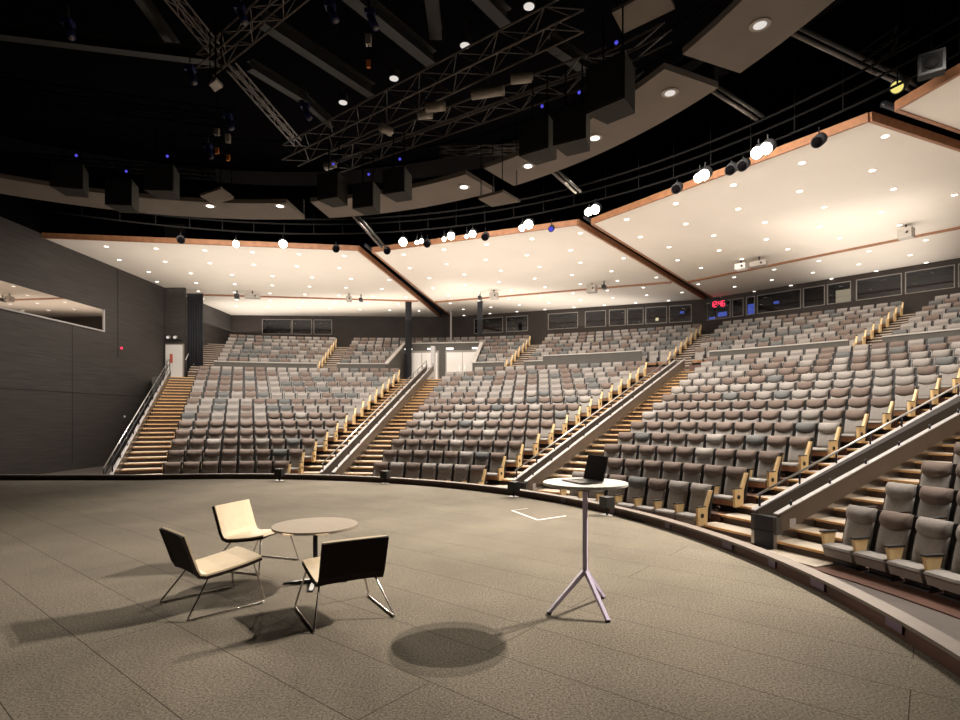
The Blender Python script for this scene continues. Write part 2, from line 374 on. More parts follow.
# ------------------------------------------------------------------ cream ceiling panels
FR = [Vector((XW,24.55)), Vector((-5.80,26.40)), Vector((-5.10,26.65)), Vector((3.98,22.90)), Vector((4.60,22.75)), Vector((10.38,14.87)), Vector((10.72,14.30)), Vector((13.2,3.0))]
BK = [Vector((XW,43.2)), Vector((-3.2,44.0)), Vector((-2.15,44.0)), Vector((15.0,37.4)), Vector((15.45,36.9)), Vector((28.4,22.6)), Vector((28.75,21.9)), Vector((29.8,3.5))]
PNAME = ['the dark wall', 'the double doors', 'the right-hand seating', 'the frame edge']
PWORD = ['cream panel beside the dark wall', 'cream panel over the double doors', 'cream panel over the big seating bank', 'cream corner panel near the speaker']
axes = [98., 68.5, 40., 9.5]
laxes = [101.5, 69., 40.5, 11.]
UPK = [1.05, .88, .60, .62]
dl_mesh = None; dl_src = None; n_down = 0
for i in range(4):
    a, c, d, e = FR[2*i], FR[2*i+1], BK[2*i+1], BK[2*i]
    mb = MB(); P = [a,c,d,e]
    mb.hexa([(v.x,v.y,CEIL_Z) for v in P] + [(v.x,v.y,CEIL_Z+.18) for v in P], M['cream_ceiling'])
    co = struct(mb.build('ceiling'), PWORD[i])
    t = MB()
    def strip(p, q, w, z0, z1, m):
        dd = (q-p).normalized(); n = Vector((-dd.y, dd.x)); cen = (a+c+d+e)/4
        n = n if n.dot(cen-p) > 0 else -n
        Q = [p-n*w, q-n*w, q+n*.02, p+n*.02]
        t.hexa([(v.x,v.y,z0) for v in Q] + [(v.x,v.y,z1) for v in Q], m)
    strip(a, c, .08, CEIL_Z-.03, CEIL_Z+.20, M['ceiling_wood'])
    strip(c, d, .08, CEIL_Z-.03, CEIL_Z+.22, M['ceiling_wood'])
    if i: strip(e, a, .08, CEIL_Z-.03, CEIL_Z+.22, M['ceiling_wood'])
    t.build('edge_board', co)
    ux = Vector((math.cos(rad(axes[i])), math.sin(rad(axes[i])))); vx = Vector((ux.y, -ux.x))   # vx points to the right in the picture
    def line_u(u):  # v-range of the panel at depth u along its own axis
        vs = []
        for p, q in ((a,e),(c,d)):
            p_, q_ = p-Vector((CX,CY)), q-Vector((CX,CY)); up, uq = p_.dot(ux), q_.dot(ux)
            s_ = (u-up)/(uq-up); vs.append(p_.dot(vx)+(q_-p_).dot(vx)*s_)
        return vs
    v0, v1 = line_u(31.8); C2 = Vector((CX,CY))
    s1, s2 = C2+ux*31.8+vx*(v0+.1), C2+ux*31.8+vx*(v1-.1)
    bt = MB(); hw = .10
    Q = [s1-ux*hw, s2-ux*hw, s2+ux*hw, s1+ux*hw]
    bt.hexa([(v.x,v.y,CEIL_Z-.07) for v in Q] + [(v.x,v.y,CEIL_Z+.01) for v in Q], M['ceiling_wood']); bt.build('batten', co)
    fc = (a+c)/2-C2
    u = fc.dot(ux)+.95; row = 0
    while u < 37.6:
        if abs(u-31.8) < .6: u += 1.0
        row += 1; v0, v1 = line_u(u); n = int((v1-v0-1.2)/2.15)+1
        off = ((v1-v0) - (n-1)*2.15)/2
        k = 0
        for j in range(n):
            g2 = C2+ux*u+vx*(v0+off+2.15*j+(.5 if row % 2 else -.5))
            pt = Vector((g2.x,g2.y,CEIL_Z-.025))
            if not in_view(pt, 25): continue
            k += 1
            if dl_src is None:
                q = MB(); q.disc((0,0,0), .095, .022, M['downlight'], 16); q.disc((0,0,.004), .105, .021, M['cream_ceiling'], 16); dl_src = o = q.build('ceiling_downlight')
            else:
                o = dl_src.copy(); COL.objects.link(o)
            o.location = pt
            tag(o, 'lit downlight, %s from left in %s row of %s' % (nth(k), nth(row), PWORD[i]), 'ceiling light', 'downlights in the cream ceiling panels'); n_down += 1
        u += 2.28
# dark steel in the slots between the panels
for i in range(3):
    p, q = (FR[2*i+1]+FR[2*i+2])/2, (BK[2*i+1]+BK[2*i+2])/2
    mb = MB(); mb.tube([(p.x,p.y,CEIL_Z+.3),(q.x,q.y,CEIL_Z+.3)], .09, M['dark_metal'], 6)
    tag(mb.build('slot_pipe'), 'dark steel pipe in the ceiling slot %s' % ['above the double doors','leading to the red clock','at the corner panel'][i], 'pipe')

# projectors on the batten
def projector(px, py, w, h, dep, m, label):
    p = at_height(px, py, CEIL_Z-.35); t = thing('projector', label, 'projector', p, math.atan2(-(p.x-CX), (p.y-CY)))
    q = MB(); q.box(-w/2,w/2,-dep/2,dep/2,-h/2,h/2,m); q.build('case', t, .02)
    q = MB(); q.tube([(0,0,h/2),(0,0,.42)],.035,M['dark_metal'],8); q.build('mount', t)
    q = MB(); q.tube([(w*.2,-dep/2-.03,0),(w*.2,-dep/2+.01,0)],.05,M['black_gloss'],10); q.build('lens', t)
for px, py, w, h, m, lab in [(252.5,296.5,.9,.25,M['pale_lamp'],'pale ceiling projector on the batten above the wall-side seats'), (237,296.5,.28,.26,M['black_gloss'],'small black camera hung beside the wall-side projector'),
        (349,299,.30,.35,M['pale_lamp'],'small pale sensor box on the batten short of the first slot'), (361,300,.2,.22,M['black_gloss'],'tiny black camera on the batten near the first slot'),
        (480,298,.2,.22,M['black_gloss'],'tiny black camera on the batten over the double doors'), (494,296,.5,.4,M['pale_lamp'],'boxy pale projector on the batten over the double doors'),
        (592,289,.55,.45,M['pale_lamp'],'boxy pale projector on the batten before the clock slot'), (604,287,.2,.22,M['black_gloss'],'tiny black camera beside the projector before the clock slot'),
        (741,267,.5,.3,M['white_top'],'white dome camera on the batten right of the clock slot'), (759,264,.75,.25,M['pale_lamp'],'flat pale projector on the batten over the big seating bank'),
        (906,233.5,.5,.42,M['pale_lamp'],'boxy pale projector on the batten near the corner panel')]:
    projector(px, py, w, h, .45, m, lab)

# ------------------------------------------------------------------ seating platforms
def half(w, r): return math.degrees(math.asin(min(.99, w/r)))
blocks = [(A1, A2), (A2, A3), (A3, A4), (A4, A5)]
for bi, (aL, aR) in enumerate(blocks):
    mb = MB()
    for k in range(1, 15):
        r, z = lower(k); w = half(AISLE_W, r-.4)
        mb.sector(r-.95, r+.13, aL-w, aR+w, FLOOR0-.01, z, M['tier_floor'], 12)
    struct(mb.build('floor_tier'))
mb = MB()
mb.sector(lower(14)[0]+.13, 29.2, 114.2, A5, FLOOR0, LAND_Z, M['stair_tread'], 60, M['grey_wall'])
mb.sector(29.2, 31.6, 114.6, 108.4, FLOOR0, LAND_Z, M['stair_tread'], 6, M['grey_wall'])
mb.sector(29.2, 33.5, A2+half(2.7,29.2), A2-half(2.7,29.2), FLOOR0, LAND_Z, M['stair_tread'], 6)
struct(mb.build('floor_landing'))
G = .62
def seg_upper(k):
    r = upper(k)[0]; g = half(G, r); v = half(2.78, r)
    s = [(108.2, 95.5+g)]
    s += [(95.5-g, A2+v), (A2-v, 72.7+g)] if k <= 4 else [(95.5-g, 72.7+g)]
    s += [(72.7-g, 54.5+g), (54.5-g, 38.3+g), (38.3-g, 20)]
    return s
mb = MB(); st = MB()
for k in range(1, 8):
    r, z = upper(k)
    for aL, aR in seg_upper(k): mb.sector(r-.95, r+.13, aL, aR, LAND_Z-.3, z, M['tier_floor'], 10)
struct(mb.build('floor_tier'))
mb = MB(); mb.sector(upper(7)[0]+.13, 37.9, 108.2, 20, LAND_Z, upper(7)[1]-.05, M['tier_floor'], 40); struct(mb.build('floor_tier'))
# balcony front walls with pale ledges
def front_wall(aL, aR, zt, zl=.06, r=29.1):
    mb = MB(); mb.sector(r, r+.14, aL, aR, LAND_Z-.05, zt, M['grey_wall']); o = struct(mb.build('wall_balcony'))
    q = MB(); q.sector(r-.04, r+.20, aL, aR, zt, zt+zl, M['white_ledge']); q.build('ledge', o); return o
v1 = half(2.75, 29.2); g1 = half(G, 29.2)
zt = 4.98
front_wall(108.2, 95.5+g1, zt); front_wall(95.5-g1, A2+v1, zt); front_wall(A2-v1, 72.7+g1, zt); front_wall(72.7-g1, 69.2, zt)
front_wall(69.2, A3+half(2.3,29.2), zt+.28); front_wall(A3-half(1.2,29.2), 38.3+g1, zt); front_wall(38.3-g1, 20, zt)
# side walls and rear wall of the door recess
def axis_frame(a, off=0.):  # local x outward along the stair axis, local y to the left seen from the stage
    return Matrix.Translation((CX,CY,0)) @ Matrix.Rotation(rad(a), 4, 'Z')
T2 = axis_frame(A2)
for s_, nm in ((1,'wall_recess_left'),(-1,'wall_recess_right')):
    mb = MB()
    y0, y1 = (2.66,2.80) if s_ > 0 else (-2.80,-2.66)
    P = [(29.15,y0),(33.36,y0),(33.36,y1),(29.15,y1)]
    zt0, zt1 = zt, 6.78
    mb.hexa([T2@Vector((x,y,LAND_Z-.3)) for x,y in P] + [T2@Vector((x,y,zt0 if x<30 else zt1)) for x,y in P], M['grey_wall'])
    o = struct(mb.build(nm)); q = MB(); P = [(29.1,y0-.05),(33.4,y0-.05),(33.4,y1+.05),(29.1,y1+.05)]
    q.hexa([T2@Vector((x,y,zt0 if x<30 else zt1)) for x,y in P] + [T2@Vector((x,y,(zt0 if x<30 else zt1)+.07)) for x,y in P], M['white_ledge']); q.build('ledge', o)
mb = MB(); mb.box(33.35,33.5,-2.8,2.8,LAND_Z-.3,6.78,M['grey_wall'],T2); o = struct(mb.build('wall_recess_back'))
q = MB(); q.box(33.3,33.55,-2.8,2.8,6.78,6.86,M['white_ledge'],T2); q.build('ledge', o)
# white double doors
dn = 0
for yc, lab in ((1.42,'left-hand white double door under the balcony recess'), (-1.42,'right-hand white double door under the balcony recess')):
    dn += 1
    q = MB(); q.box(33.25,33.35,yc-1.2,yc+1.2,LAND_Z,LAND_Z+2.35,M['door_frame'],T2); dr = struct(q.build('door_%d' % dn), lab)
    for s_ in (-1,1):
        q = MB(); q.box(33.19,33.25,yc+s_*.56-.54,yc+s_*.56+.54,LAND_Z+.02,LAND_Z+2.2,M['door_white'],T2); lf = q.build('door_leaf', dr)
        q = MB(); q.box(33.13,33.19,yc+s_*.2-.02,yc+s_*.2+.02,LAND_Z+.9,LAND_Z+1.3,M['steel_rail'],T2); q.build('handle', lf)
for j, y in enumerate((2.35,.75,-.55,-2.35)):
    t = thing('wall_lamp', 'white bar lamp over the double doors, %s counted from the black drape column' % nth(j+1), 'lamp', T2@Vector((33.05,y,LAND_Z+2.42)), rad(A2))
    q = MB(); q.box(0,.2,-.25,.25,.07,.13,M['door_frame']); q.build('housing', t)
    q = MB(); q.box(0,.2,-.24,.24,0,.07,M['exit_lamp']); q.build('diffuser', t)
mb = MB(); mb.box(30.1,30.35,-.13,.13,LAND_Z,6.2,M['rail_cap'],T2); tag(mb.build('recess_post'), 'pale square post standing between the two double doors', 'post')
# black columns and a pale pole at the recess
for px, d, w, z0, lab in ((408.5,38.2,.22,LAND_Z-.2,'tall black drape column left of the double doors'), (480,38.0,.18,7.3,'slim black drape column right of the double doors')):
    x = (px-480)/F_PX*d; mb = MB(); mb.disc((x,d,z0), w, CEIL_Z-.02-z0, M['curtain'], 14); tag(mb.build('black_column'), lab, 'column', None, 'thing')
d = 41.3; x = (451-480)/F_PX*d; mb = MB(); mb.disc((x,d,6.3), .07, CEIL_Z-6.3, M['rail_cap'], 8); tag(mb.build('pale_pole'), 'thin pale pole rising to the ceiling behind the double doors', 'pole')

# left door, its wall, drape
mb = MB(); mb.box(XW,-18.02,34.0,34.2,LAND_Z-.5,13.5,M['dark_wall']); struct(mb.build('wall_return'))
q = MB(); q.box(-19.18,-18.04,33.93,34.0,LAND_Z,LAND_Z+2.22,M['door_frame']); dr = struct(q.build('door_%d' % (dn+1)), 'white door at the top of the wall-side stairs')
q = MB(); q.box(-19.11,-18.11,33.88,33.93,LAND_Z,LAND_Z+2.15,M['door_white']); lf = q.build('door_leaf', dr)
q = MB(); q.box(-18.85,-18.68,33.865,33.88,LAND_Z+1.05,LAND_Z+1.6,M['red_sign']); q.build('notice', lf)['label'] = 'small red notice'
q = MB(); q.box(-19.03,-18.97,33.82,33.88,LAND_Z+.7,LAND_Z+1.25,M['steel_rail']); q.build('handle', lf)
t = thing('door_spotlight', 'twin spotlight unit mounted above the white wall-side door', 'lamp', (-18.6,33.8,LAND_Z+2.42))
q = MB(); q.box(-.42,.42,0,.18,0,.08,M['speaker_side']); q.build('bracket', t)
for s_ in (-.3,.12):
    q = MB(); q.tube([(s_,.1,.2),(s_,-.08,.16)],.1,M['pale_lamp'],10); h_ = q.build('lamp_head', t)
    q = MB(); q.tube([(s_,-.08,.16),(s_,-.09,.158)],.08,M['dim_downlight'],10); q.build('lens', h_)
mb = MB(); n = 28; P = []
for i in range(n+1):
    x = -18.0+.98*i/n; P.append((x, 34.25-.09*math.sin(i*1.45)))
vs = [(x,y,LAND_Z) for x,y in P] + [(x,y,9.3) for x,y in P] + [(x,y+.05,LAND_Z) for x,y in P] + [(x,y+.05,9.3) for x,y in P]
N = n+1; fs = []
for i in range(n): fs += [(i,i+1,N+i+1,N+i),(2*N+i+1,2*N+i,3*N+i,3*N+i+1),(N+i,N+i+1,3*N+i+1,3*N+i),(i+1,i,2*N+i,2*N+i+1)]
fs += [(0,N,3*N,2*N),(n,2*N+n,3*N+n,N+n)]
mb.add(vs, fs, M['curtain'], True); tag(mb.build('black_drape'), 'tall black drape hanging beside the white wall-side door', 'drape')

# ------------------------------------------------------------------ stairs
def make_stairs(axis, ya, yb, label, kmax=14):
    T = axis_frame(axis); mb = MB()
    u = lower(1)[0]-.95; z = lower(1)[1]; zprev = FLOOR0
    steps = [(u, FLOOR0+.01)]
    for k in range(1, kmax+1):
        r, z = lower(k)
        steps += [(r+.13-.54, z+RISE/2), (r+.13, z+RISE)]
    for i, (u0, z0) in enumerate(steps):
        if i == 0: continue
        u1 = steps[i+1][0] if i+1 < len(steps) else u0+.5
        mb.box(u0, u1+.06, ya, yb, FLOOR0, z0-.035, M['stair_riser'], T)
        mb.box(u0+.01, u1+.01, ya, yb, z0-.035, z0, M['stair_tread'], T)
        mb.box(u0-.045, u0+.01, ya, yb, z0-.04, z0+.001, M['stair_nosing'], T)
    mb.box(12.67, 13.75-.54, ya, yb, FLOOR0, lower(1)[1]+.02, M['stair_tread'], T)
    return struct(mb.build('floor_stairs'), label)
make_stairs(A1, -1.50, -.03, 'wooden stairs along the dark wall')
make_stairs(A2, -1.50, -.22, 'wooden stairs up to the double doors'); make_stairs(A2, .22, 1.50, 'wooden stairs beside the wall-side seats')
make_stairs(A3, -1.50, -.22, 'wooden stairs behind the tall white table'); make_stairs(A3, .22, 1.50, 'wooden stairs beside the middle seats')
make_stairs(A4, -1.50, -.38, 'wooden stairs nearest the camera'); make_stairs(A4, .14, 1.50, 'wooden stairs beside the big seating bank')
def make_upper_stairs(a, w, label, parallel=None):
    T = axis_frame(a); mb = MB(); steps = [(29.1, LAND_Z+.02)]
    y0, y1 = -w, w
    for k in range(1, 8):
        r, z = upper(k); zn = upper(k+1)[1]
        if k == 1: steps += [(29.3, LAND_Z+.22)]
        steps += [(r-.95, z), (r+.13-.54, (z+zn)/2)]
    for i, (u0, z0) in enumerate(steps):
        u1 = steps[i+1][0] if i+1 < len(steps) else u0+1.2
        mb.box(u0, u1+.05, y0, y1, LAND_Z-.05, z0-.03, M['stair_riser'], T); mb.box(u0-.03, u1, y0, y1, z0-.03, z0, M['stair_tread'], T)
    return struct(mb.build('floor_stairs'), label)
make_upper_stairs(95.5, G, 'narrow upper stairs over the wall-side seats'); make_upper_stairs(72.7, G, 'narrow upper stairs over the middle seats')
make_upper_stairs(54.5, G, 'narrow upper stairs below the red clock'); make_upper_stairs(38.3, G, 'narrow upper stairs over the big seating bank')
make_upper_stairs(109.6, G+.1, 'narrow upper stairs along the dark wall')
# handrail on the upper wall-side stairs
def rail(name, label, pts, posts, r=.022, m='steel_rail', cat='handrail', foot=None):
    t = thing(name, label, cat, (pts[0][0],pts[0][1],pts[0][2]-.9))
    q = MB(); q.tube([Vector(p)-t.location for p in pts], r, M[m], 8); q.build('rail_bar', t)
    for p, h in posts:
        q = MB(); q.tube([Vector(p)-t.location, Vector(p)-Vector((0,0,h))-t.location], .018, M['dark_metal'], 8); q.build('post', t)
    return t
pr = [polar(29.6,111.3,LAND_Z+1.15), polar(37.0,111.3,7.75)]
rail('wall_handrail', 'steel handrail climbing the upper stairs by the dark wall', pr, [(pr[0].lerp(pr[1],s),1.0) for s in (.03,.34,.66,.98)])

# sloping parapets
SL = RISE/PITCH
def zp(u): return FLOOR0+.01 + SL*(u-12.95)          # stair slope line
def make_parapet(axis, u0, u1, label, half_w=.24, grow=0., off=0.):
    t = thing('stair_parapet', label, 'parapet', polar(u0, axis, FLOOR0)+Vector((-math.sin(rad(axis)),math.cos(rad(axis)),0))*off, rad(axis))
    def X(u): return u-u0
    def Z(z): return z-FLOOR0
    def gw(u): return grow*(u-u0)
    def wall(name, y0, y1, zb, zt, m, ua=u0, ub=u1, g=0):
        q = MB(); P = [(X(ua),y0),(X(ub),y0),(X(ub),y1),(X(ua),y1)]; uu = [ua,ub,ub,ua]
        q.hexa([(x,y,Z(zp(u)+zb)) for (x,y),u in zip(P,uu)] + [(x,y,Z(zp(u)+zt+g*gw(u))) for (x,y),u in zip(P,uu)], m); return q.build(name, t)
    h = .60
    for s_ in (1,-1):
        y0, y1 = (half_w-.07, half_w) if s_ > 0 else (-half_w, -half_w+.07)
        sg = 1 if s_ > 0 else 0
        wall('side_panel', y0, y1, .22, h, M['parapet_tan'], u0+.1, u1, sg)
        wall('side_cap', y0-.015 if s_>0 else y0-.02, y1+.02 if s_>0 else y1+.015, h-.005, h+.02, M['rail_cap'], u0+.02, u1, sg)
        wall('kick_panel', y0+.015, y1-.015, -.10, .22, M['brushed'], u0+.1)
    wall('core', -half_w+.07, half_w-.07, -.2, h-.34, M['channel'], u0+.1)
    q = MB(); q.box(0,.14,-half_w+.075,half_w-.075,0,.62,M['dark_metal']); q.box(-.01,0,-half_w+.075,half_w-.075,.335,.35,M['groove']); q.build('end_post', t)
    for s_ in (1,-1):
        y0, y1 = (half_w-.075, half_w) if s_ > 0 else (-half_w, -half_w+.075)
        q = MB(); q.box(.01,.13,y0,y1,0,.30,M['brushed']); q.build('end_plate', t)
        q = MB(); q.box(.0,.14,y0,y1,.30,.62,M['parapet_dark']); q.build('end_block', t)
    pl = MB(); pl.box(.35,.52,-half_w-.008,-half_w,.42,.58,M['rail_cap']); pl.build('wall_plate', t)
    # slim handrail on posts
    yr = half_w-.035
    q = MB(); q.tube([(.12,yr,Z(zp(u0+.12)+.86)),(X(u1),yr,Z(zp(u1)+.86+gw(u1)))],.022,M['steel_rail'],8); q.build('rail_bar', t)
    n = int((u1-u0)/1.15)
    for i in range(n+1):
        u = u0+.2+(u1-u0-.3)*i/n
        q = MB(); q.tube([(X(u),yr,Z(zp(u)+h+gw(u))),(X(u),yr,Z(zp(u)+.86+gw(u)))],.02,M['dark_metal'],6); q.build('rail_post', t)
    for i in range(n+1):
        u = u0+.45+(u1-u0-.6)*i/n
        q = MB(); q.tube([(X(u),-half_w+.045,Z(zp(u)+h)),(X(u),-half_w+.045,Z(zp(u)+h+.11))],.022,M['dark_metal'],6); q.build('rail_stub', t)
    return t
make_parapet(A4, 13.15, 28.4, 'tan sloping double parapet rising at right, nearest the stage', .28, .018, -.12)
make_parapet(A3, 13.1, 28.2, 'tan sloping double parapet rising behind the tall white table')
make_parapet(A2, 13.1, 29.3, 'tan sloping double parapet leading to the white double doors')
def wall_parapet():
    u0, u1 = 12.75, 28.3
    t = thing('stair_parapet', 'grey sloping stringer and rail of the stairs along the dark wall', 'parapet', polar(u0, A1, FLOOR0), rad(A1))
    q = MB(); P = [(0,.0),(u1-u0,.0),(u1-u0,.1),(0,.1)]; uu = [u0,u1,u1,u0]
    q.hexa([(x,y,zp(u)-.5-FLOOR0) for (x,y),u in zip(P,uu)] + [(x,y,zp(u)+.34-FLOOR0) for (x,y),u in zip(P,uu)], M['brushed']); q.build('stringer', t)
    q = MB(); q.hexa([(x,y,zp(u)+.34-FLOOR0) for (x,y),u in zip(P,uu)] + [(x,y,zp(u)+.37-FLOOR0) for (x,y),u in zip(P,uu)], M['rail_cap']); q.build('stringer_cap', t)
    for hh in (.72,.98):
        q = MB(); q.tube([(-.02,.05,zp(u0)+hh-FLOOR0),(u1-u0,.05,zp(u1)+hh-FLOOR0)],.02,M['steel_rail' if hh>.9 else 'dark_metal'],8); q.build('rail_bar', t)
    for i in range(14):
        u = u0+.05+(u1-u0-.1)*i/13
        q = MB(); q.tube([(u-u0,.05,zp(u)+.35-FLOOR0),(u-u0,.05,zp(u)+.98-FLOOR0)],.022,M['dark_metal'],6); q.build('rail_post', t)
wall_parapet()

# ------------------------------------------------------------------ auditorium seats
def grid_cushion(mb, y0, y1, zb, zt, xf, thick, sag, bulge, m, nx=7):
    """cushion slab: front face at x = xf(z) + bulge, lower edge dropping by sag in the middle"""
    rows = 4; V = []
    for side in (1, 0):
        for i in range(nx+1):
            s_ = i/nx; y = y0+(y1-y0)*s_; c_ = 1-(2*s_-1)**2
            lo = zb - sag*c_
            for j in range(rows+1):
                t_ = j/rows; z = lo+(zt-lo)*t_
                e = math.sin(PI*min(1,max(0,t_)))**.5 if 0 < t_ < 1 else 0
                x = xf(z) + (bulge*(.35+.65*e)*(.55+.45*min(1,c_*2.5)) if side else -thick)
                V.append((x, y, z))
    n1 = (nx+1)*(rows+1); F = []; k = lambda i, j, s_: s_*n1+i*(rows+1)+j
    for i in range(nx):
        for j in range(rows):
            F.append((k(i,j,0),k(i+1,j,0),k(i+1,j+1,0),k(i,j+1,0))); F.append((k(i,j,1),k(i,j+1,1),k(i+1,j+1,1),k(i+1,j,1)))
        F.append((k(i,0,0),k(i,0,1),k(i+1,0,1),k(i+1,0,0))); F.append((k(i,rows,0),k(i+1,rows,0),k(i+1,rows,1),k(i,rows,1)))
    for j in range(rows):
        F.append((k(0,j,0),k(0,j+1,0),k(0,j+1,1),k(0,j,1))); F.append((k(nx,j,0),k(nx,j,1),k(nx,j+1,1),k(nx,j+1,0)))
    mb.add(V, F, m, True)
def xback(z): return .235*(1.0-z)     # recline of the back, top edge at x = 0
def part_meshes():
    D = {}
    q = MB(); grid_cushion(q, -.235, .235, .32, .80, xback, .02, 0, .045, M['fabric_body']); D['backrest'] = q
    for nm in ('grey','brown','slate'):
        q = MB(); grid_cushion(q, -.238, .238, .775, .985, xback, .02, .07, .11, M['fabric_'+nm]); D['headrest_'+nm] = q
    q = MB(); q.prism([(xback(.28)-.02,.28),(xback(.97)-.02,.97),(xback(.97)-.075,.965),(xback(.28)-.075,.28)], 'y', -.282, .282, M['seat_black']); D['back_shell'] = q
    for nm, mm in (('first','fabric_body'),('wood','seat_under')):
        q = MB()
        q.prism([(.16,.26),(.57,.275),(.605,.31),(.59,.345),(.40,.36),(.16,.33)], 'y', -.25, .25, M['fabric_body'])
        q.prism([(.18,.17),(.54,.155),(.585,.275),(.18,.262)], 'y', -.247, .247, M[mm]); D['seat_cushion_'+nm] = q
    q = MB(); q.prism([(.34,.27),(.50,.27),(.56,.535),(.27,.535)], 'y', -.315, -.265, M['seat_wood'])
    q.box(.25,.575,-.325,-.255,.535,.56,M['seat_black']); D['armrest'] = q
    q = MB(); q.prism([(.27,.14),(.56,.14),(.575,.54),(.33,.54),(.16,.88),(.085,.88),(.25,.50)], 'y', .275, .335, M['seat_wood']); D['end_panel'] = q
    q = MB(); q.box(.32,.58,.27,.34,.54,.56,M['seat_black']); D['end_cap'] = q
    q = MB(); T = Matrix.Translation((.44,.335,.36)) @ Matrix.Rotation(-PI/2,4,'X'); q.disc((0,0,0),.05,.012,M['seat_black'],12,T); D['badge'] = q
    q = MB(); q.box(.20,.34,-.20,.20,.03,.20,M['seat_black']); q.box(.16,.40,-.22,.22,0,.03,M['seat_black']); D['pedestal'] = q
    R = {}
    for k_, q in D.items():
        o = q.build(k_.split('_grey')[0] if False else k_); R[k_] = o.data; bpy.data.objects.remove(o)
    return R
PM = part_meshes()
for k_, me in PM.items(): me.name = k_
def seat_parts(root, head, first, end):
    L = [('backrest','backrest'),('headrest','headrest_'+head),('back_shell','back_shell'),('seat_cushion','seat_cushion_'+('first' if first else 'wood')),('armrest','armrest'),('pedestal','pedestal')]
    for nm, key in L:
        o = bpy.data.objects.new(nm, PM[key]); COL.objects.link(o); o.parent = root
    if end:
        o = bpy.data.objects.new('end_panel', PM['end_panel']); COL.objects.link(o); o.parent = root
        for nm, key in (('end_cap','end_cap'),('badge','badge')):
            c = bpy.data.objects.new(nm, PM[key]); COL.objects.link(c); c.parent = o
seats = []
STAIR = ['the dark-wall stairs', 'the double-door stairs', 'the tall-table stairs', 'the nearest stairs']
for bi, (aL, aR) in enumerate(blocks):
    for k in range(1, 15):
        r, z = lower(k); w = half(AISLE_W, r)
        a0, a1 = aL-w, aR+w
        if bi == 1 and k == 14: a0 = aL-half(3.0, r)
        n = int(rad(a0-a1)*r/SPC+.35)
        for j in range(n):
            a = a0-(j+.5)*(a0-a1)/n
            p = polar(r, a, z); c = p+Vector((0,0,.8))
            if not in_view(c, 60, 650): continue
            rb = random.random()
            pb = (.85 if bi < 2 else .12) if k == 1 else (.82 if k < 6 else (.55 if k < 9 else .33))
            head = 'brown' if rb < pb else ('slate' if rb < pb+(.05 if k < 8 else .14) else 'grey')
            seats.append(dict(d=(p-Vector((0,0,CAM_Z))).length, p=p, a=a, head=head, first=(k==1), end=(j==n-1), lab=(bi,k,j+1), tier=0))
for k in range(1, 8):
    r, z = upper(k)
    for si, (a0, a1) in enumerate(seg_upper(k)):
        n = int(rad(a0-a1)*r/SPC+.2)
        for j in range(n):
            a = a0-(j+.5)*(a0-a1)/n; p = polar(r, a, z)
            if not in_view(p+Vector((0,0,.8)), 60, 120): continue
            rb = random.random(); head = 'brown' if rb < .25 else ('slate' if rb < .42 else 'grey')
            seats.append(dict(d=(p-Vector((0,0,CAM_Z))).length, p=p, a=a, head=head, first=False, end=(j==n-1), lab=None, tier=1))
print('SEATS', len(seats), 'DOWNLIGHTS', n_down)
def vis(s):
    x, y = project(s['p']+Vector((0,0,.85))); return -6 < x < 985
order = sorted(seats, key=lambda s: (not vis(s), s['d']))
HW = {'grey':'pale-topped grey','brown':'brown-topped grey','slate':'slate-topped grey'}
near = order[:300]; rest = order[300:]
for s in near:
    bi, k, j = s['lab']
    t = thing('auditorium_seat', '%s auditorium seat, %s from %s, %s row above stage' % (HW[s['head']], nth(j), STAIR[bi], nth(k)), 'seat', s['p'], rad(s['a'])+PI, 'auditorium seats in the lower tier')
    seat_parts(t, s['head'], s['first'], s['end'])
# the farther seats, as one mass
mb = MB()
def simple_seat(mb, s):
    T = Matrix.Translation(s['p']) @ Matrix.Rotation(rad(s['a'])+PI, 4, 'Z')
    q = [(xback(.34)+.04,.34),(xback(.79)+.04,.79),(xback(.79)-.02,.79),(xback(.34)-.02,.34)]
    mb.prism(q, 'y', -.235, .235, M['fabric_body'], T)
    nx = 4; V = []; hm = M['fabric_'+s['head']]
    for i in range(nx+1):
        y = -.238+.476*i/nx; c_ = 1-(2*i/nx-1)**2; lo = .775-.05*c_
        for x, z in ((xback(lo)+.05,lo),(xback(.86)+.06+.025*c_,.86),(xback(.985)+.035,.985),(xback(.985)-.02,.985)): V.append(T@Vector((x,y,z)))
    F = []
    for i in range(nx):
        for jj in range(3): F.append((i*4+jj,(i+1)*4+jj,(i+1)*4+jj+1,i*4+jj+1))
    F += [(0,1,2,3),(nx*4+3,nx*4+2,nx*4+1,nx*4)]
    mb.add(V, F, hm, False)
    mb.prism([(xback(.28)-.02,.28),(xback(.97)-.02,.97),(xback(.97)-.075,.965),(xback(.28)-.075,.28)], 'y', -.282, .282, M['seat_black'], T)
    mb.prism([(.16,.26),(.585,.275),(.59,.345),(.16,.33)], 'y', -.25, .25, M['fabric_body'], T)
    mb.prism([(.18,.17),(.54,.155),(.585,.275),(.18,.262)], 'y', -.247, .247, M['seat_under'], T)
    mb.box(.26,.57,-.315,-.265,.36,.55,M['seat_black'],T)
    mb.box(.2,.34,-.2,.2,0,.2,M['seat_black'],T)
    if s['end']: mb.prism([(.27,.14),(.56,.14),(.575,.54),(.33,.54),(.16,.88),(.085,.88),(.25,.50)], 'y', .275, .335, M['seat_wood'], T)
for s in rest: simple_seat(mb, s)
tag(mb.build('auditorium_seating'), 'hundreds of far grey auditorium seats filling the upper rows', 'seating', None, 'stuff')

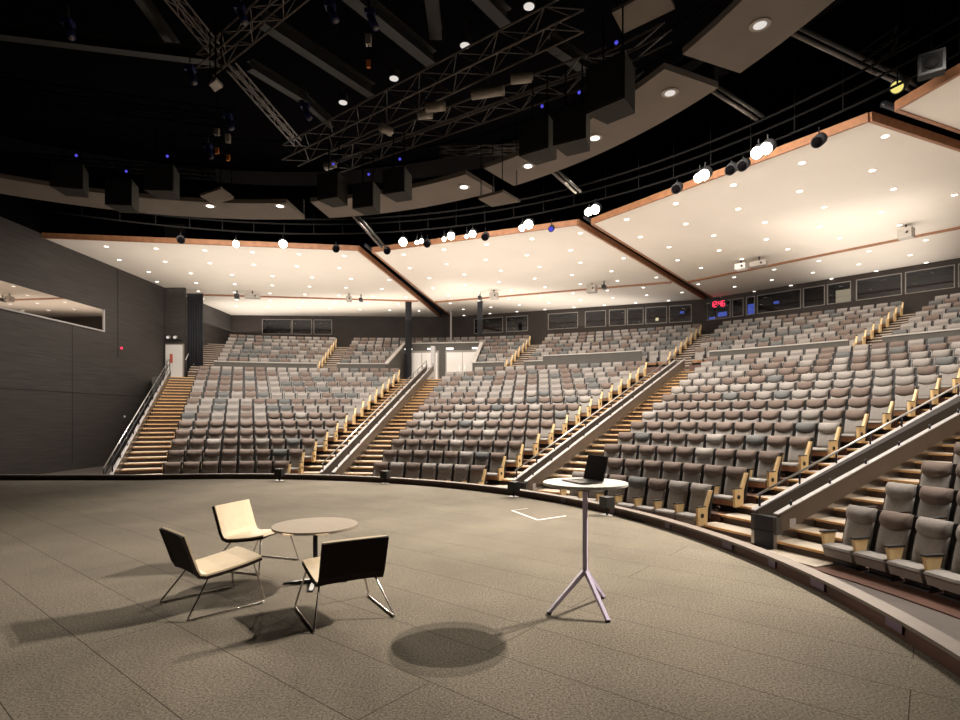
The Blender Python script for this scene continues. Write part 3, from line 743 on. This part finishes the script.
# ------------------------------------------------------------------ stage furniture
def lounge_proto():
    t = thing('lounge_chair', '', 'chair')
    prof = [(.335,.405),(.20,.375),(0,.345),(-.15,.33),(-.205,.345),(-.235,.40),(-.280,.535),(-.335,.70)]
    def shell(name, off0, off1, m, w, taper=0.):
        q = MB(); V = []; n = len(prof); ny = 8
        nor = []
        for i in range(n):
            a_, b_ = prof[max(0,i-1)], prof[min(n-1,i+1)]; dx, dz = b_[0]-a_[0], b_[1]-a_[1]; l = math.hypot(dx,dz); nor.append((dz/l, -dx/l))
        for o_ in (off0, off1):
            for i in range(n):
                for j in range(ny+1):
                    s_ = 2*j/ny-1
                    e = .012*(s_**4) if o_ == off1 else 0
                    V.append((prof[i][0]+nor[i][0]*(o_-e), s_*w/2, prof[i][1]+nor[i][1]*(o_-e)))
        F = []; st_ = n*(ny+1); k = lambda s_, i, j: s_*st_+i*(ny+1)+j
        for i in range(n-1):
            for j in range(ny):
                F += [(k(0,i,j),k(0,i,j+1),k(0,i+1,j+1),k(0,i+1,j)),(k(1,i,j),k(1,i+1,j),k(1,i+1,j+1),k(1,i,j+1))]
            F += [(k(0,i,0),k(0,i+1,0),k(1,i+1,0),k(1,i,0)),(k(0,i,ny),k(1,i,ny),k(1,i+1,ny),k(0,i+1,ny))]
        for j in range(ny): F += [(k(0,0,j),k(1,0,j),k(1,0,j+1),k(0,0,j+1)),(k(0,n-1,j),k(0,n-1,j+1),k(1,n-1,j+1),k(1,n-1,j))]
        q.add(V, F, m, False); return q
    # outward of the sitter is +normal; prof runs front to back so normal points up / forward
    pad = shell('p', .0, .028, M['cream_leather'], .545); sh = shell('s', .0, -.014, M['dark_leather'], .555)
    o1 = pad.build('seat_pad', t); o2 = sh.build('seat_shell', t)
    for s_ in (1,-1):
        q = MB(); y = .335*s_; yi = .235*s_
        q.tube([(-.10,yi,.325),(-.13,yi+.01*s_,.30),(-.32,y,.03),(-.335,y,.012),(-.315,y,.010),(.31,y,.010),(.335,y,.013),(.328,y,.04),(.275,yi+.01*s_,.36),(.26,yi,.375)], .0085, M['chrome'], 8); q.build('sled_leg', t)
        for xf in (-.28,.28):
            q = MB(); q.box(xf-.02,xf+.02,y-.01,y+.01,0,.006,M['black']); q.build('glide', t)
    return t
lc = lounge_proto()
lc.location = (-2.444,5.09,0); lc.rotation_euler = (0,0,rad(46.7)); lc['label'] = 'cream lounge chair seen from the side, left of the low round table'
lc['group'] = 'lounge chairs around the low table'
dup(lc, (-2.58,6.40,0), rad(-18), 'cream lounge chair facing the camera, behind the low round table')
dup(lc, (-1.184,4.84,0), rad(120.5), 'lounge chair turned away, dark brown back in front of the low table')
tp = Vector((-1.69,5.72,0))
t = thing('low_table', 'low round taupe table on a steel column between three lounge chairs', 'table', tp)
q = MB(); q.disc((0,0,.575),.425,.022,M['table_top'],64); q.build('table_top', t)
q = MB(); 
q.disc((0,0,.572),.427,.014,M['chrome'],64); q.build('edge_band', t)
q = MB(); q.tube([(0,0,.03),(0,0,.575)],.024,M['dark_metal'],16); q.disc((0,0,.555),.12,.02,M['dark_metal'],20); q.build('column', t)
for k in range(4):
    q = MB(); a = rad(8+90*k); T = Matrix.Rotation(a,4,'Z'); q.prism([(0,.045),(.31,.016),(.32,.0),(0,.0)],'y',-.022,.022,M['dark_metal'],T); q.build('foot', t)
hp = Vector((.93,4.93,0))
t = thing('bar_table', 'tall round white table on a pale lavender three-legged stem holding a laptop', 'table', hp)
q = MB(); q.disc((0,0,1.10),.370,.026,M['white_top'],72); q.build('table_top', t, .006, 2)
q = MB(); q.disc((0,0,1.05),.055,.05,M['dark_metal'],20); q.build('top_plate', t)
ca = math.atan2(4.62-4.93, 1.06-.93)
q = MB(); q.tube([(0,0,.335),(0,0,1.05)],.027,M['lavender_metal'],3); q = MB()
q.box(-.019,.019,-.019,.019,.335,1.05,M['lavender_metal'],Matrix.Rotation(ca+PI/4,4,'Z')); q.build('column', t)
for fx, fy in ((.595,4.81),(1.06,4.62),(1.158,5.235)):
    dx, dy = fx-hp.x, fy-hp.y; l = math.hypot(dx,dy); T = Matrix.Rotation(math.atan2(dy,dx),4,'Z')
    q = MB(); q.prism([(-.012,.362),(.012,.362),(l+.012,.022),(l-.012,.008),(-.012,.328)],'y',-.016,.016,M['lavender_metal'],T); lg = q.build('leg', t)
    q = MB(); q.box(l-.016,l+.014,-.017,.017,0,.014,M['black'],T); q.build('foot_pad', lg)
hinge = (Vector((.95,5.09,0))+Vector((1.055,4.83,0)))/2
fd = Vector((-.927,-.375,0)).normalized(); rz = math.atan2(fd.y, fd.x)
t = thing('laptop', 'open dark-screened laptop on the tall white table', 'laptop', (hinge.x,hinge.y,1.1265), rz)
q = MB(); q.box(0,.225,-.155,.155,0,.014,M['laptop_metal']); o = q.build('base', t, .003)
q = MB(); q.box(.03,.125,-.135,.135,.014,.016,M['dark_metal']); q.build('keyboard', o)
T = Matrix.Translation((0,0,.012)) @ Matrix.Rotation(rad(-14),4,'Y')
q = MB(); q.box(-.008,0,-.155,.155,0,.225,M['dark_metal'],T); o = q.build('lid', t)
q = MB(); q.box(0,.002,-.15,.15,.006,.220,M['screen'],T); q.build('screen', o)
# tape mark
mb = MB(); pA, pB, pC = at_height(511.8,510.5,0), at_height(537.5,520,0), at_height(565.8,516,0)
def tape(p, q, w):
    d = (q-p).normalized(); n = Vector((-d.y,d.x,0))*w/2; P = [p-n,q-n,q+n,p+n]
    mb.hexa([(v.x,v.y,.0005) for v in P]+[(v.x,v.y,.004) for v in P], M['tape'])
tape(pA, pB, .03); tape(pB, pC, .03)
tape(pA, pA+(pC-pB)*.6, .006)
tag(mb.build('floor_tape'), 'white tape corner mark on the carpet behind the tall table', 'tape')
# small front-fill speakers standing at the stage edge
for px, py, lab in ((281,480.2,'small black speaker box on stage edge before the wall-side seats'), (384,483.8,'small black speaker box on stage edge left of the double-door parapet'),
                    (513,497,'small black speaker box on stage edge at the parapet foot'), (606,515.5,'small black speaker box on stage edge under the tall table top')):
    p = at_height(px, py, 0); a = math.atan2(p.y-CY, p.x-CX); r = STAGE_R-.13
    p = Vector((CX+r*math.cos(a), CY+r*math.sin(a), 0))
    if px == 281: p = Vector((p.x, min(p.y, 14.85), 0))
    t = thing('fill_speaker', lab, 'speaker', p, a)
    q = MB(); q.disc((0,0,0),.11,.012,M['rail_cap'],20); q.build('base_plate', t)
    q = MB(); q.tube([(0,0,.01),(0,0,.14)],.02,M['black'],8); q.build('stem', t)
    q = MB(); q.box(-.09,.09,-.10,.10,.14,.325,M['speaker_side']); o = q.build('case', t, .006)
    q = MB(); q.box(.09,.096,-.085,.085,.155,.31,M['speaker']); q.build('grille', o)

# ------------------------------------------------------------------ overhead rig
def ring_seg(a0, a1, lab):
    mb = MB(); mb.sector(11.05, 12.4, a0, a1, 8.0, 8.12, M['ring_panel'], 14)
    o = tag(mb.build('catwalk_soffit'), lab, 'ceiling panel', 'curved catwalk soffits')
    mb = MB(); mb.sector(12.3, 12.4, a0, a1, 8.12, 8.6, M['black'], 14); mb.build('outer_rim', o)
ring_seg(140, 85.0, 'long curved grey catwalk soffit running towards the dark wall')
ring_seg(81.2, 55.3, 'curved grey catwalk soffit hung between the slots behind the flown speakers')
ring_seg(52.3, 25.2, 'curved grey catwalk soffit above the bright floodlights')
ring_seg(22.9, -5, 'curved grey catwalk soffit nearest the camera, with one downlight')
for px, py, lab in ((760,25,'on the nearest catwalk soffit'),(670,93,'on the catwalk soffit beside the square window fixture'),(595,138,'on the catwalk soffit behind the angled speaker'),(528,166,'at the tip of the catwalk soffit by the flat panel'),(464,187,'at the end of the short catwalk soffit'),(280,206,'on the wall-side catwalk soffit above floodlights'),(210,206,'on the wall-side catwalk soffit under the tilted panel')):
    p = at_height(px, py, 7.985); q = MB(); q.disc((0,0,-.01),.10,.03,M['downlight' if px<600 else 'dim_downlight'],18); q.disc((0,0,-.005),.16,.028,M['pale_lamp'],20)
    o = tag(q.build('soffit_downlight'), 'round downlight '+lab, 'ceiling light'); o.location = p
def rel(px, py, z): return at_height(px, py, z)
def truss(name, p, q, w, lab, m='truss', r=.024, step=.55):
    p, q = Vector(p), Vector(q); d = (q-p).normalized(); s_ = d.cross(Vector((0,0,1))).normalized()*w/2; u = Vector((0,0,w*.8))
    L = (q-p).length; n = max(2,int(L/step)); mb = MB()
    ch = [s_*-1, s_, s_*-1+u, s_+u]
    for c in ch: mb.tube([p+c, q+c], r, M[m], 5)
    for i in range(n):
        a_, b_ = p+d*L*i/n, p+d*L*(i+1)/n
        for c1, c2 in ((0,1),(0,2),(1,3),(2,3)):
            x, y = (ch[c1], ch[c2]) if i % 2 else (ch[c2], ch[c1])
            mb.tube([a_+x, b_+y], r*.5, M[m], 4, False)
    return tag(mb.build(name), lab, 'truss')
Z = 9.4
truss('ceiling_truss', rel(290,163,Z), rel(577,24,Z), .55, 'longest diagonal lattice truss over the stage centre')
truss('ceiling_truss', rel(332,170,9.2), rel(610,72,9.2), .5, 'second diagonal lattice truss carrying the pale tube lamps')
truss('ceiling_truss', rel(600,72,9.3), rel(668,38,9.3), .3, 'short truss end beside the tilted grey panel')
truss('ceiling_truss', rel(440,155,8.9), rel(532,152,8.9), .22, 'low thin truss above the wall of flown speakers', r=.018)
truss('ceiling_truss', rel(530,150,8.9), rel(640,78,8.9), .22, 'thin bent truss rising past the flown speakers', r=.018)
truss('ceiling_truss', rel(298,146,10.2), rel(231,70,10.2), .22, 'thin lattice truss running to the corner joint', r=.022)
truss('ceiling_truss', rel(214,52,10.4), rel(150,-25,10.4), .25, 'lattice truss running up past the upper left lamps', r=.022)
truss('ceiling_truss', rel(205,72,10.0), rel(310,-15,10.0), .4, 'lattice truss crossing the upper left corner', r=.022)
truss('ceiling_truss', rel(-20,92,9.4), rel(235,126,9.4), .4, 'long faint lattice truss towards the dark wall', 'pipe')
truss('ceiling_truss', rel(-20,160,8.9), rel(215,180,8.9), .3, 'faint lattice truss above the wall-side speakers', 'pipe')
truss('ceiling_truss', rel(865,65,9.2), rel(905,38,9.2), .3, 'short lattice truss near the round wall speaker', 'pipe', .02)
def beam(p, q, w, h, lab, m='beam'):
    p, q = Vector(p), Vector(q); d = (q-p); d.z = 0; L = (q-p).length; T = Matrix.Translation(p) @ Matrix.Rotation(math.atan2(d.y,d.x),4,'Z')
    mb = MB(); t_ = .03
    mb.box(0,L,-w/2,w/2,0,t_,M[m],T); mb.box(0,L,-w/2,w/2,h-t_,h,M[m],T); mb.box(0,L,-t_/2,t_/2,t_,h-t_,M[m],T)
    return tag(mb.build('roof_joist'), lab, 'joist')
beam(rel(-20,35,11.5), rel(218,64,11.5), .26, .35, 'long steel joist crossing the dark upper left')
beam(rel(262,26,12), rel(372,97,12), .30, .4, 'brownish steel joist above the orange tagged hoist')
beam(rel(340,-8,12), rel(432,66,12), .34, .4, 'brownish steel joist left of the ceiling centre')
beam(rel(468,-12,12), rel(506,26,12), .34, .4, 'brownish steel joist ending by the round downlight')
beam(rel(550,48,12), rel(585,72,12), .3, .4, 'short steel joist behind the truss')
beam(rel(250,70,11.5), rel(306,104,11.5), .25, .3, 'steel joist beside the corner truss joint')
beam(rel(138,0,12), rel(178,55,12), .2, .3, 'steel joist at the upper left edge')
beam(rel(300,100,11.5), rel(332,128,11.5), .2, .3, 'short steel joist near the truss crossing')
beam(rel(430,-10,12.6), rel(436,40,12.6), .35, .3, 'dim steel joist running away at the top')
for a_, b_, lab in ((rel(787,26,9.9), rel(882,72,9.9),'brown steel rail pair leading to the yellow spotlight'),(rel(880,70,9.9), rel(925,93,9.9),'short steel rail behind the round wall speaker'),(rel(708,84,9.8), rel(760,118,9.8),'thin steel rail above the square flood'),(rel(545,162,9.3), rel(578,192,9.3),'thin brace behind the flat hanging panel'),(rel(353,213,9.0), rel(384,248,9.0),'slanted brace below the flown speakers')):
    d = (b_-a_).normalized(); s_ = d.cross(Vector((0,0,1)))*.09; mb = MB()
    mb.tube([a_-s_,b_-s_],.05,M['truss'],6); mb.tube([a_+s_,b_+s_],.05,M['beam'],6); tag(mb.build('steel_rail'), lab, 'rail')
# dark service ring carrying the floodlights
def arc_pipe(r, z, a0, a1, rad_, m, n=50): 
    mb = MB(); mb.tube([polar(r, a0+(a1-a0)*i/n, z) for i in range(n+1)], rad_, M[m], 6); return mb
t = thing('lighting_rail', 'curved dark pipe rail carrying the floodlights along the ceiling front', 'rail', (0,0,0))
for r, z in ((17.9,9.35),(17.9,9.75),(17.3,9.75)): arc_pipe(r, z, 128, -4, .035, 'pipe').build('pipe', t)
for i in range(34):
    a = 126-i*3.9; mb = MB(); mb.tube([polar(17.9,a,9.35),polar(17.9,a,9.75)],.02,M['pipe'],5); mb.tube([polar(17.9,a,9.75),polar(17.9,a,13.5)],.015,M['pipe'],5); mb.build('hanger', t)
t2 = thing('service_catwalk', 'black service catwalk between the grey soffits and the floodlights', 'catwalk', (0,0,0))
mb = MB(); mb.sector(14.4, 15.6, 128, -4, 10.4, 10.5, M['black_room'], 50); mb.build('deck', t2)
for r in (14.4,15.6):
    for z in (10.9,11.5): arc_pipe(r, z, 128, -4, .025, 'pipe').build('guard_rail', t2)
# floodlights
def aim_T(p, target):
    d = (Vector(target)-Vector(p)).normalized(); return d.to_track_quat('X','Z')
def flood(px, py, lab, lit=True, twin=False, size=.15, z=9.0, lens='flood', name='flood_spotlight'):
    p = rel(px, py, z); t = thing(name, lab, 'spotlight', p, 0)
    t.rotation_mode = 'QUATERNION'; t.rotation_quaternion = aim_T(p, (-1.5,5.2,.5))
    q = MB(); q.tube([(-.38,0,0),(-.30,0,0),(0,0,0)],size+.03,M['black'],14); h = q.build('housing', t)
    q = MB(); q.tube([(0,0,0),(.012,0,0)],size,M[lens] if lit else M['black_room'],18); q.build('lens', h)
    inv = t.rotation_quaternion.inverted(); up = inv @ Vector((0,0,1))
    q = MB(); c0 = Vector((-.18,0,0))
    q.tube([c0+up*(size+.02), c0+up*.35],.02,M['black'],6)
    q.build('clamp_arm', t)
    return t
for px, py, lab, s_ in [(236,244,'lit floodlight at the end of the row, nearest the dark wall',.13),(283,244,'lit floodlight, second from the dark wall',.16),(403,242,'large lit floodlight just right of the first ceiling slot',.16),(417,242.5,'tiny lit lamp beside the large floodlight at the first slot',.08),(421.5,241,'tiny lit lamp, outer one beside the first slot floodlight',.08),
        (444,239,'small left lens of the paired floodlights over the double doors',.08),(451,236,'large lens of the paired floodlights over the double doors',.14),(466.5,236.5,'tiny lit lamp between two floodlights over the double doors',.07),(472.5,234,'lit floodlight right of the pair over the double doors',.13),
        (522,228,'smaller left lens of the brightest floodlight pair at centre',.11),(528.5,224.5,'larger lens of the brightest floodlight pair at centre',.16),(588.5,212,'left lens of floodlight pair at the clock slot',.13),(595,209.5,'larger lens of floodlight pair at the clock slot',.15),
        (698.5,178,'left lens of the floodlight pair above the big seating bank',.13),(704,175,'larger lens of floodlight pair above the big seating bank',.15),(757,153,'pale left lens of the square flood near the corner panel',.15),(766,148.5,'bright right lens of the square flood near the corner panel',.15)]:
    flood(px, py, lab, True, size=s_)
for px, py, lab in [(181,240,'unlit black spotlight on the ceiling edge near the wall'),(336,249,'unlit black spotlight hanging left of the first slot'),(387,251,'unlit black spotlight at the foot of the slanted brace'),(427,244,'unlit black spotlight between the floodlights'),(485,237,'unlit black spotlight right of the paired floodlights'),(676,189,'unlit black spotlight before the big bank floodlights'),(817,142,'unlit black spotlight below the short truss'),(730,170,'unlit black spotlight left of the square flood'),(742,166,'second unlit black spotlight left of the square flood')]:
    flood(px, py, lab, False, size=.13, name='stage_spotlight')
flood(551,229,'black spotlight with a blue lens at the second slot', True, size=.09, lens='blue_led', name='stage_spotlight')
flood(897,87,'black spotlight with a yellow lens near the wall speaker', True, size=.13, lens='yellow_lens', name='stage_spotlight', z=9.4)
# spotlights and lamps scattered through the rig
for px, py, z, lab in [(529,7,12.6,'ceiling downlight at the top centre'),(465,46,12.6,'ceiling downlight left of the truss end'),(394,79,12.6,'ceiling downlight beside the hanging hoist'),(343,103,12.6,'ceiling downlight near the truss crossing')]:
    p = rel(px,py,z); t = thing('round_downlight', 'white round '+lab, 'ceiling light', p)
    q = MB(); q.disc((0,0,.02),.17,.25,M['black'],18); q.tube([(0,0,.27),(0,0,13.5-z)],.02,M['black'],6); q.build('can', t)
    q = MB(); q.disc((0,0,0),.14,.02,M['dim_downlight'],18); q.build('lens', t)
for a_, b_, lab in [((426,108),(445,106),'pale tube lamp, lower of the pair on the truss'),((418,115),(432,114),'short pale tube lamp beneath the pair on the truss'),((472,95),(504,90),'long pale tube lamp hung on a thin rod'),((511,79),(533,77),'pale tube lamp near the truss end'),((381,127),(391,132),'curved pale lamp hung from the truss'),((326,167),(334,164),'glinting lamp at the left end of the second truss')]:
    p, q_ = rel(*a_, 9.1), rel(*b_, 9.1); t = thing('tube_spotlight', lab, 'spotlight', p)
    q = MB(); q.tube([(0,0,0), (q_-p)*.7, q_-p], .11, M['pale_lamp'], 12); q.build('body', t)
    q = MB(); q.tube([(q_-p)*.5+Vector((0,0,.1)), (q_-p)*.5+Vector((0,0,.5))], .015, M['dark_metal'], 6); q.build('hook', t)
for px, py, z, lab in [(68,35,9.6,'by the upper left'),(370,25,9.8,'under the top joist'),(330,18,9.8,'left of the hanging hoist'),(305,116,9.3,'at the truss corner'),(228,126,9.3,'at the end of the faint truss'),(190,80,9.3,'near the small square panel'),(208,155,9.0,'above the tilted panel'),(240,20,10,'inside the crossing trusses')]:
    p = rel(px,py,z); t = thing('moving_spotlight', 'blue-cased moving light '+lab, 'spotlight', p)
    q = MB(); q.box(-.10,.10,-.09,.09,.20,.30,M['blue_case']); q.build('base', t)
    q = MB(); q.tube([(0,0,.2),(.08,-.05,.02),(.14,-.1,-.12)],.075,M['blue_case'],12); h = q.build('head', t)
    q = MB(); q.tube([(.14,-.1,-.12),(.145,-.103,-.13)],.05,M['truss'],12); q.build('lens', h)
    q = MB(); q.tube([(0,0,.36),(0,0,.62)],.02,M['dark_metal'],6); q.build('clamp', t)
for px, py, z, lab in [(368.5,63,9.6,'hanging under the blue moving light at top'),(228,157,8.9,'hanging by the wall-side speakers'),(217,150,8.9,'smaller, hanging left of its twin')]:
    p = rel(px,py,z); t = thing('chain_hoist', 'black chain hoist with orange tag '+lab, 'hoist', p)
    q = MB(); q.tube([(0,0,-.04),(0,0,1.5)],.014,M['pipe'],5); q.build('chain', t)
    q = MB(); q.box(-.06,.06,-.06,.06,.4,.62,M['pale_lamp']); q.build('motor', t)
    q = MB(); q.box(-.045,.045,-.03,.03,-.1,.06,M['orange']); q.build('tag', t)
# flown speakers below the catwalk
def flown(px, py, w, h, dep, turn, lab, led=True, z=7.0):
    sc_ = .74; w *= sc_; h *= sc_; dep *= sc_
    p = rel(px, py, z); t = thing('flown_speaker', lab, 'speaker', p, turn)
    q = MB(); q.prism([(-w/2,-dep/2),(w/2,-dep/2),(w*.36,dep/2),(-w*.36,dep/2)],'z',-h/2,h/2,M['speaker_side']); o = q.build('case', t)
    q = MB(); q.box(-w*.47,w*.47,-dep/2-.015,-dep/2,-h*.46,h*.46,M['speaker']); q.build('grille', o)
    q = MB(); q.tube([(-w*.25,0,h/2),(-w*.25,0,h/2+.9)],.015,M['pipe'],5); q.tube([(w*.25,0,h/2),(w*.25,0,h/2+.9)],.015,M['pipe'],5); q.build('hanging_wire', t)
    if led:
        q = MB(); q.tube([(w*.3,-dep/2,h/2+.18),(w*.3,-dep/2-.02,h/2+.16)],.028,M['blue_led'],8); q.build('indicator', t)
    return t
for px, py, w, h, turn, lab in [(72,180,.85,.75,.25,'black flown speaker nearest the dark wall'),(124,196,.80,.85,.12,'second black flown speaker from the dark wall, hung lower'),(164,182,.85,.80,.1,'third black flown speaker from the dark wall'),
        (334,190,.75,.80,-.35,'black flown speaker left of the first slot brace'),(368,199,.75,.80,-.3,'black flown speaker hung lowest near the brace'),(399,185,.75,.75,-.35,'black flown speaker with a pale side by the short soffit'),
        (540,141,.85,.85,-.6,'black flown speaker left of the angled twin'),(574,130,.85,.90,-.5,'angled black flown speaker at the soffit middle'),(613,90,.95,1.0,-.75,'large black flown speaker high beside the soffit')]:
    flown(px, py, w, h, .7, turn, lab)
# flat panels
def flat_panel(pts, z, m, lab, th=.06, rim=None):
    P = [rel(x,y,z) for x,y in pts]; mb = MB(); n = len(P)
    mb.prism([(p.x,p.y) for p in P],'z',z,z+th,M[m]); o = tag(mb.build('hanging_panel'), lab, 'panel')
    c = sum(P,Vector())/n; q = MB()
    for p in P: g_ = p.lerp(c,.15); q.tube([(g_.x,g_.y,z+th),(g_.x,g_.y,z+th+1.6)],.012,M['pipe'],5)
    q.build('hanging_wire', o); return o
flat_panel([(612,13),(623,34),(675,9),(668,-6),(648,-6)],8.6,'ring_panel','grey flat panel hanging at the top near the truss ends')
flat_panel([(478,199),(492,207),(520,202),(503,192)],7.2,'ring_panel','small square grey panel hanging above the brightest floodlight')
flat_panel([(200,196),(214,205),(234,199),(221,189)],7.2,'ring_panel','small tilted grey panel hung at the wall-side soffit')
flat_panel([(209,85),(215,92),(223,87),(216,80)],9.0,'pale_lamp','tiny pale square panel below the crossing truss')
# wall speaker at upper right
p = rel(932,62,9.0); t = thing('round_speaker', 'pale square-framed round speaker hung at upper right', 'speaker', p, rad(-35))
q = MB(); q.box(-.22,.22,0,.25,-.22,.22,M['black']); q.build('case', t)
q = MB()
for x0,x1,z0,z1 in ((-.22,.22,.17,.22),(-.22,.22,-.22,-.17),(-.22,-.17,-.17,.17),(.17,.22,-.17,.17)): q.box(x0,x1,-.02,0,z0,z1,M['black_gloss'])
q.build('front_frame', t)
q = MB(); q.tube([(0,0,0),(0,-.03,0)],.13,M['black'],20); q.build('cone', t)
q = MB(); q.tube([(0,.12,.22),(0,.12,1.2)],.02,M['pipe'],6); q.build('mount', t)

# ------------------------------------------------------------------ lights
def lamp(kind, name, loc, power, color=(1,.93,.84), target=None, **kw):
    l = bpy.data.lights.new(name, kind); l.energy = power; l.color = color
    for k_, v in kw.items(): setattr(l, k_, v)
    o = bpy.data.objects.new(name, l); COL.objects.link(o); o.location = loc
    if target is not None: o.rotation_euler = (Vector(target)-Vector(loc)).to_track_quat('-Z','Y').to_euler()
    return o
WARM = (1,.89,.74)
HOUSE = (1,.92,.82)
key = Vector((9.06,10.0,8.9))
for kp, pw in ((key, 9500), (Vector((9.08,10.97,8.9)), 8500)):
    lamp('SPOT', 'key_spot', kp, pw, WARM, (.6,7.0,0), spot_size=rad(44), spot_blend=1.0, shadow_soft_size=.06)
for px, py, pw in ((236,244,3300),(283,244,4000),(403,241,4300),(527,225,4600),(592,210,4200),(702,176,3200)):
    p = rel(px,py,9.0); tgt = Vector((-2.2,11.0,0)); d = (tgt-p).normalized()
    lamp('SPOT', 'flood_beam', p+d*.25, pw, WARM, tgt, spot_size=rad(52), spot_blend=1.0, shadow_soft_size=.2)
for i, a in enumerate(laxes[:3]+[4.5]):
    def area(name, u, z, sx, sy, pw, up=False, target=None, spread=180):
        o = lamp('AREA', name, polar(u, a, z), pw, HOUSE, target, shape='RECTANGLE', size=sx, size_y=sy)
        if target is None: o.rotation_euler = (PI,0,rad(90-a)) if up else (0,0,rad(a-90))
        o.data.spread = rad(spread)
    area('added_seat_fill', 15.4, 9.3, 7.0, .4, 1150 if i < 3 else 500, target=polar(22.5, a, 1.5), spread=150)  # added fill that brightens the seat faces, not a fixture of the hall
    area('added_front_row_fill', 16.6, 9.2, 7.0, .4, 260, target=polar(14.2, a, 0), spread=80)  # added steep fill for front-row treads and seat tops, no fixture
    area('ceiling_downlight_field', 25.5, CEIL_Z-.06, 10, 8, 480, spread=150)
    area('ceiling_downlight_field', 33.5, CEIL_Z-.06, 13, 6.5, 330, spread=130)
    area('added_ceiling_fill', 23.4, 5.3, 11.5, 8.5, 430*UPK[i], True)  # this and the next two: unseen added fill brightening the cream panels
    area('added_ceiling_fill', 30.2, 7.4, 17, 6, 85*UPK[i], True)
    area('added_ceiling_fill', 35.2, 8.3, 19.5, 5, 440*UPK[i], True)
lamp('AREA', 'recess_light', T2@Vector((31.5,0,6.6)), 12, (1,.95,.88), T2@Vector((33.2,0,4.5)), size=2.0)

# ------------------------------------------------------------------ world, camera, view
w = bpy.data.worlds.new('World'); SC.world = w; w.use_nodes = True
w.node_tree.nodes['Background'].inputs[0].default_value = (.004,.0035,.004,1)
cam = bpy.data.cameras.new('camera'); co = bpy.data.objects.new('camera', cam); COL.objects.link(co)
co.location = (0,0,CAM_Z); co.rotation_euler = (PI/2,0,0)
cam.sensor_width = 36; cam.lens = F_PX/960*36; cam.shift_y = (YH-360)/960; cam.shift_x = 0
cam.clip_start = .05; cam.clip_end = 200
SC.camera = co
SC.view_settings.view_transform = 'Standard'; SC.view_settings.look = 'None'; SC.view_settings.gamma = 1; SC.view_settings.use_curve_mapping = False
SC.view_settings.exposure = 0.0
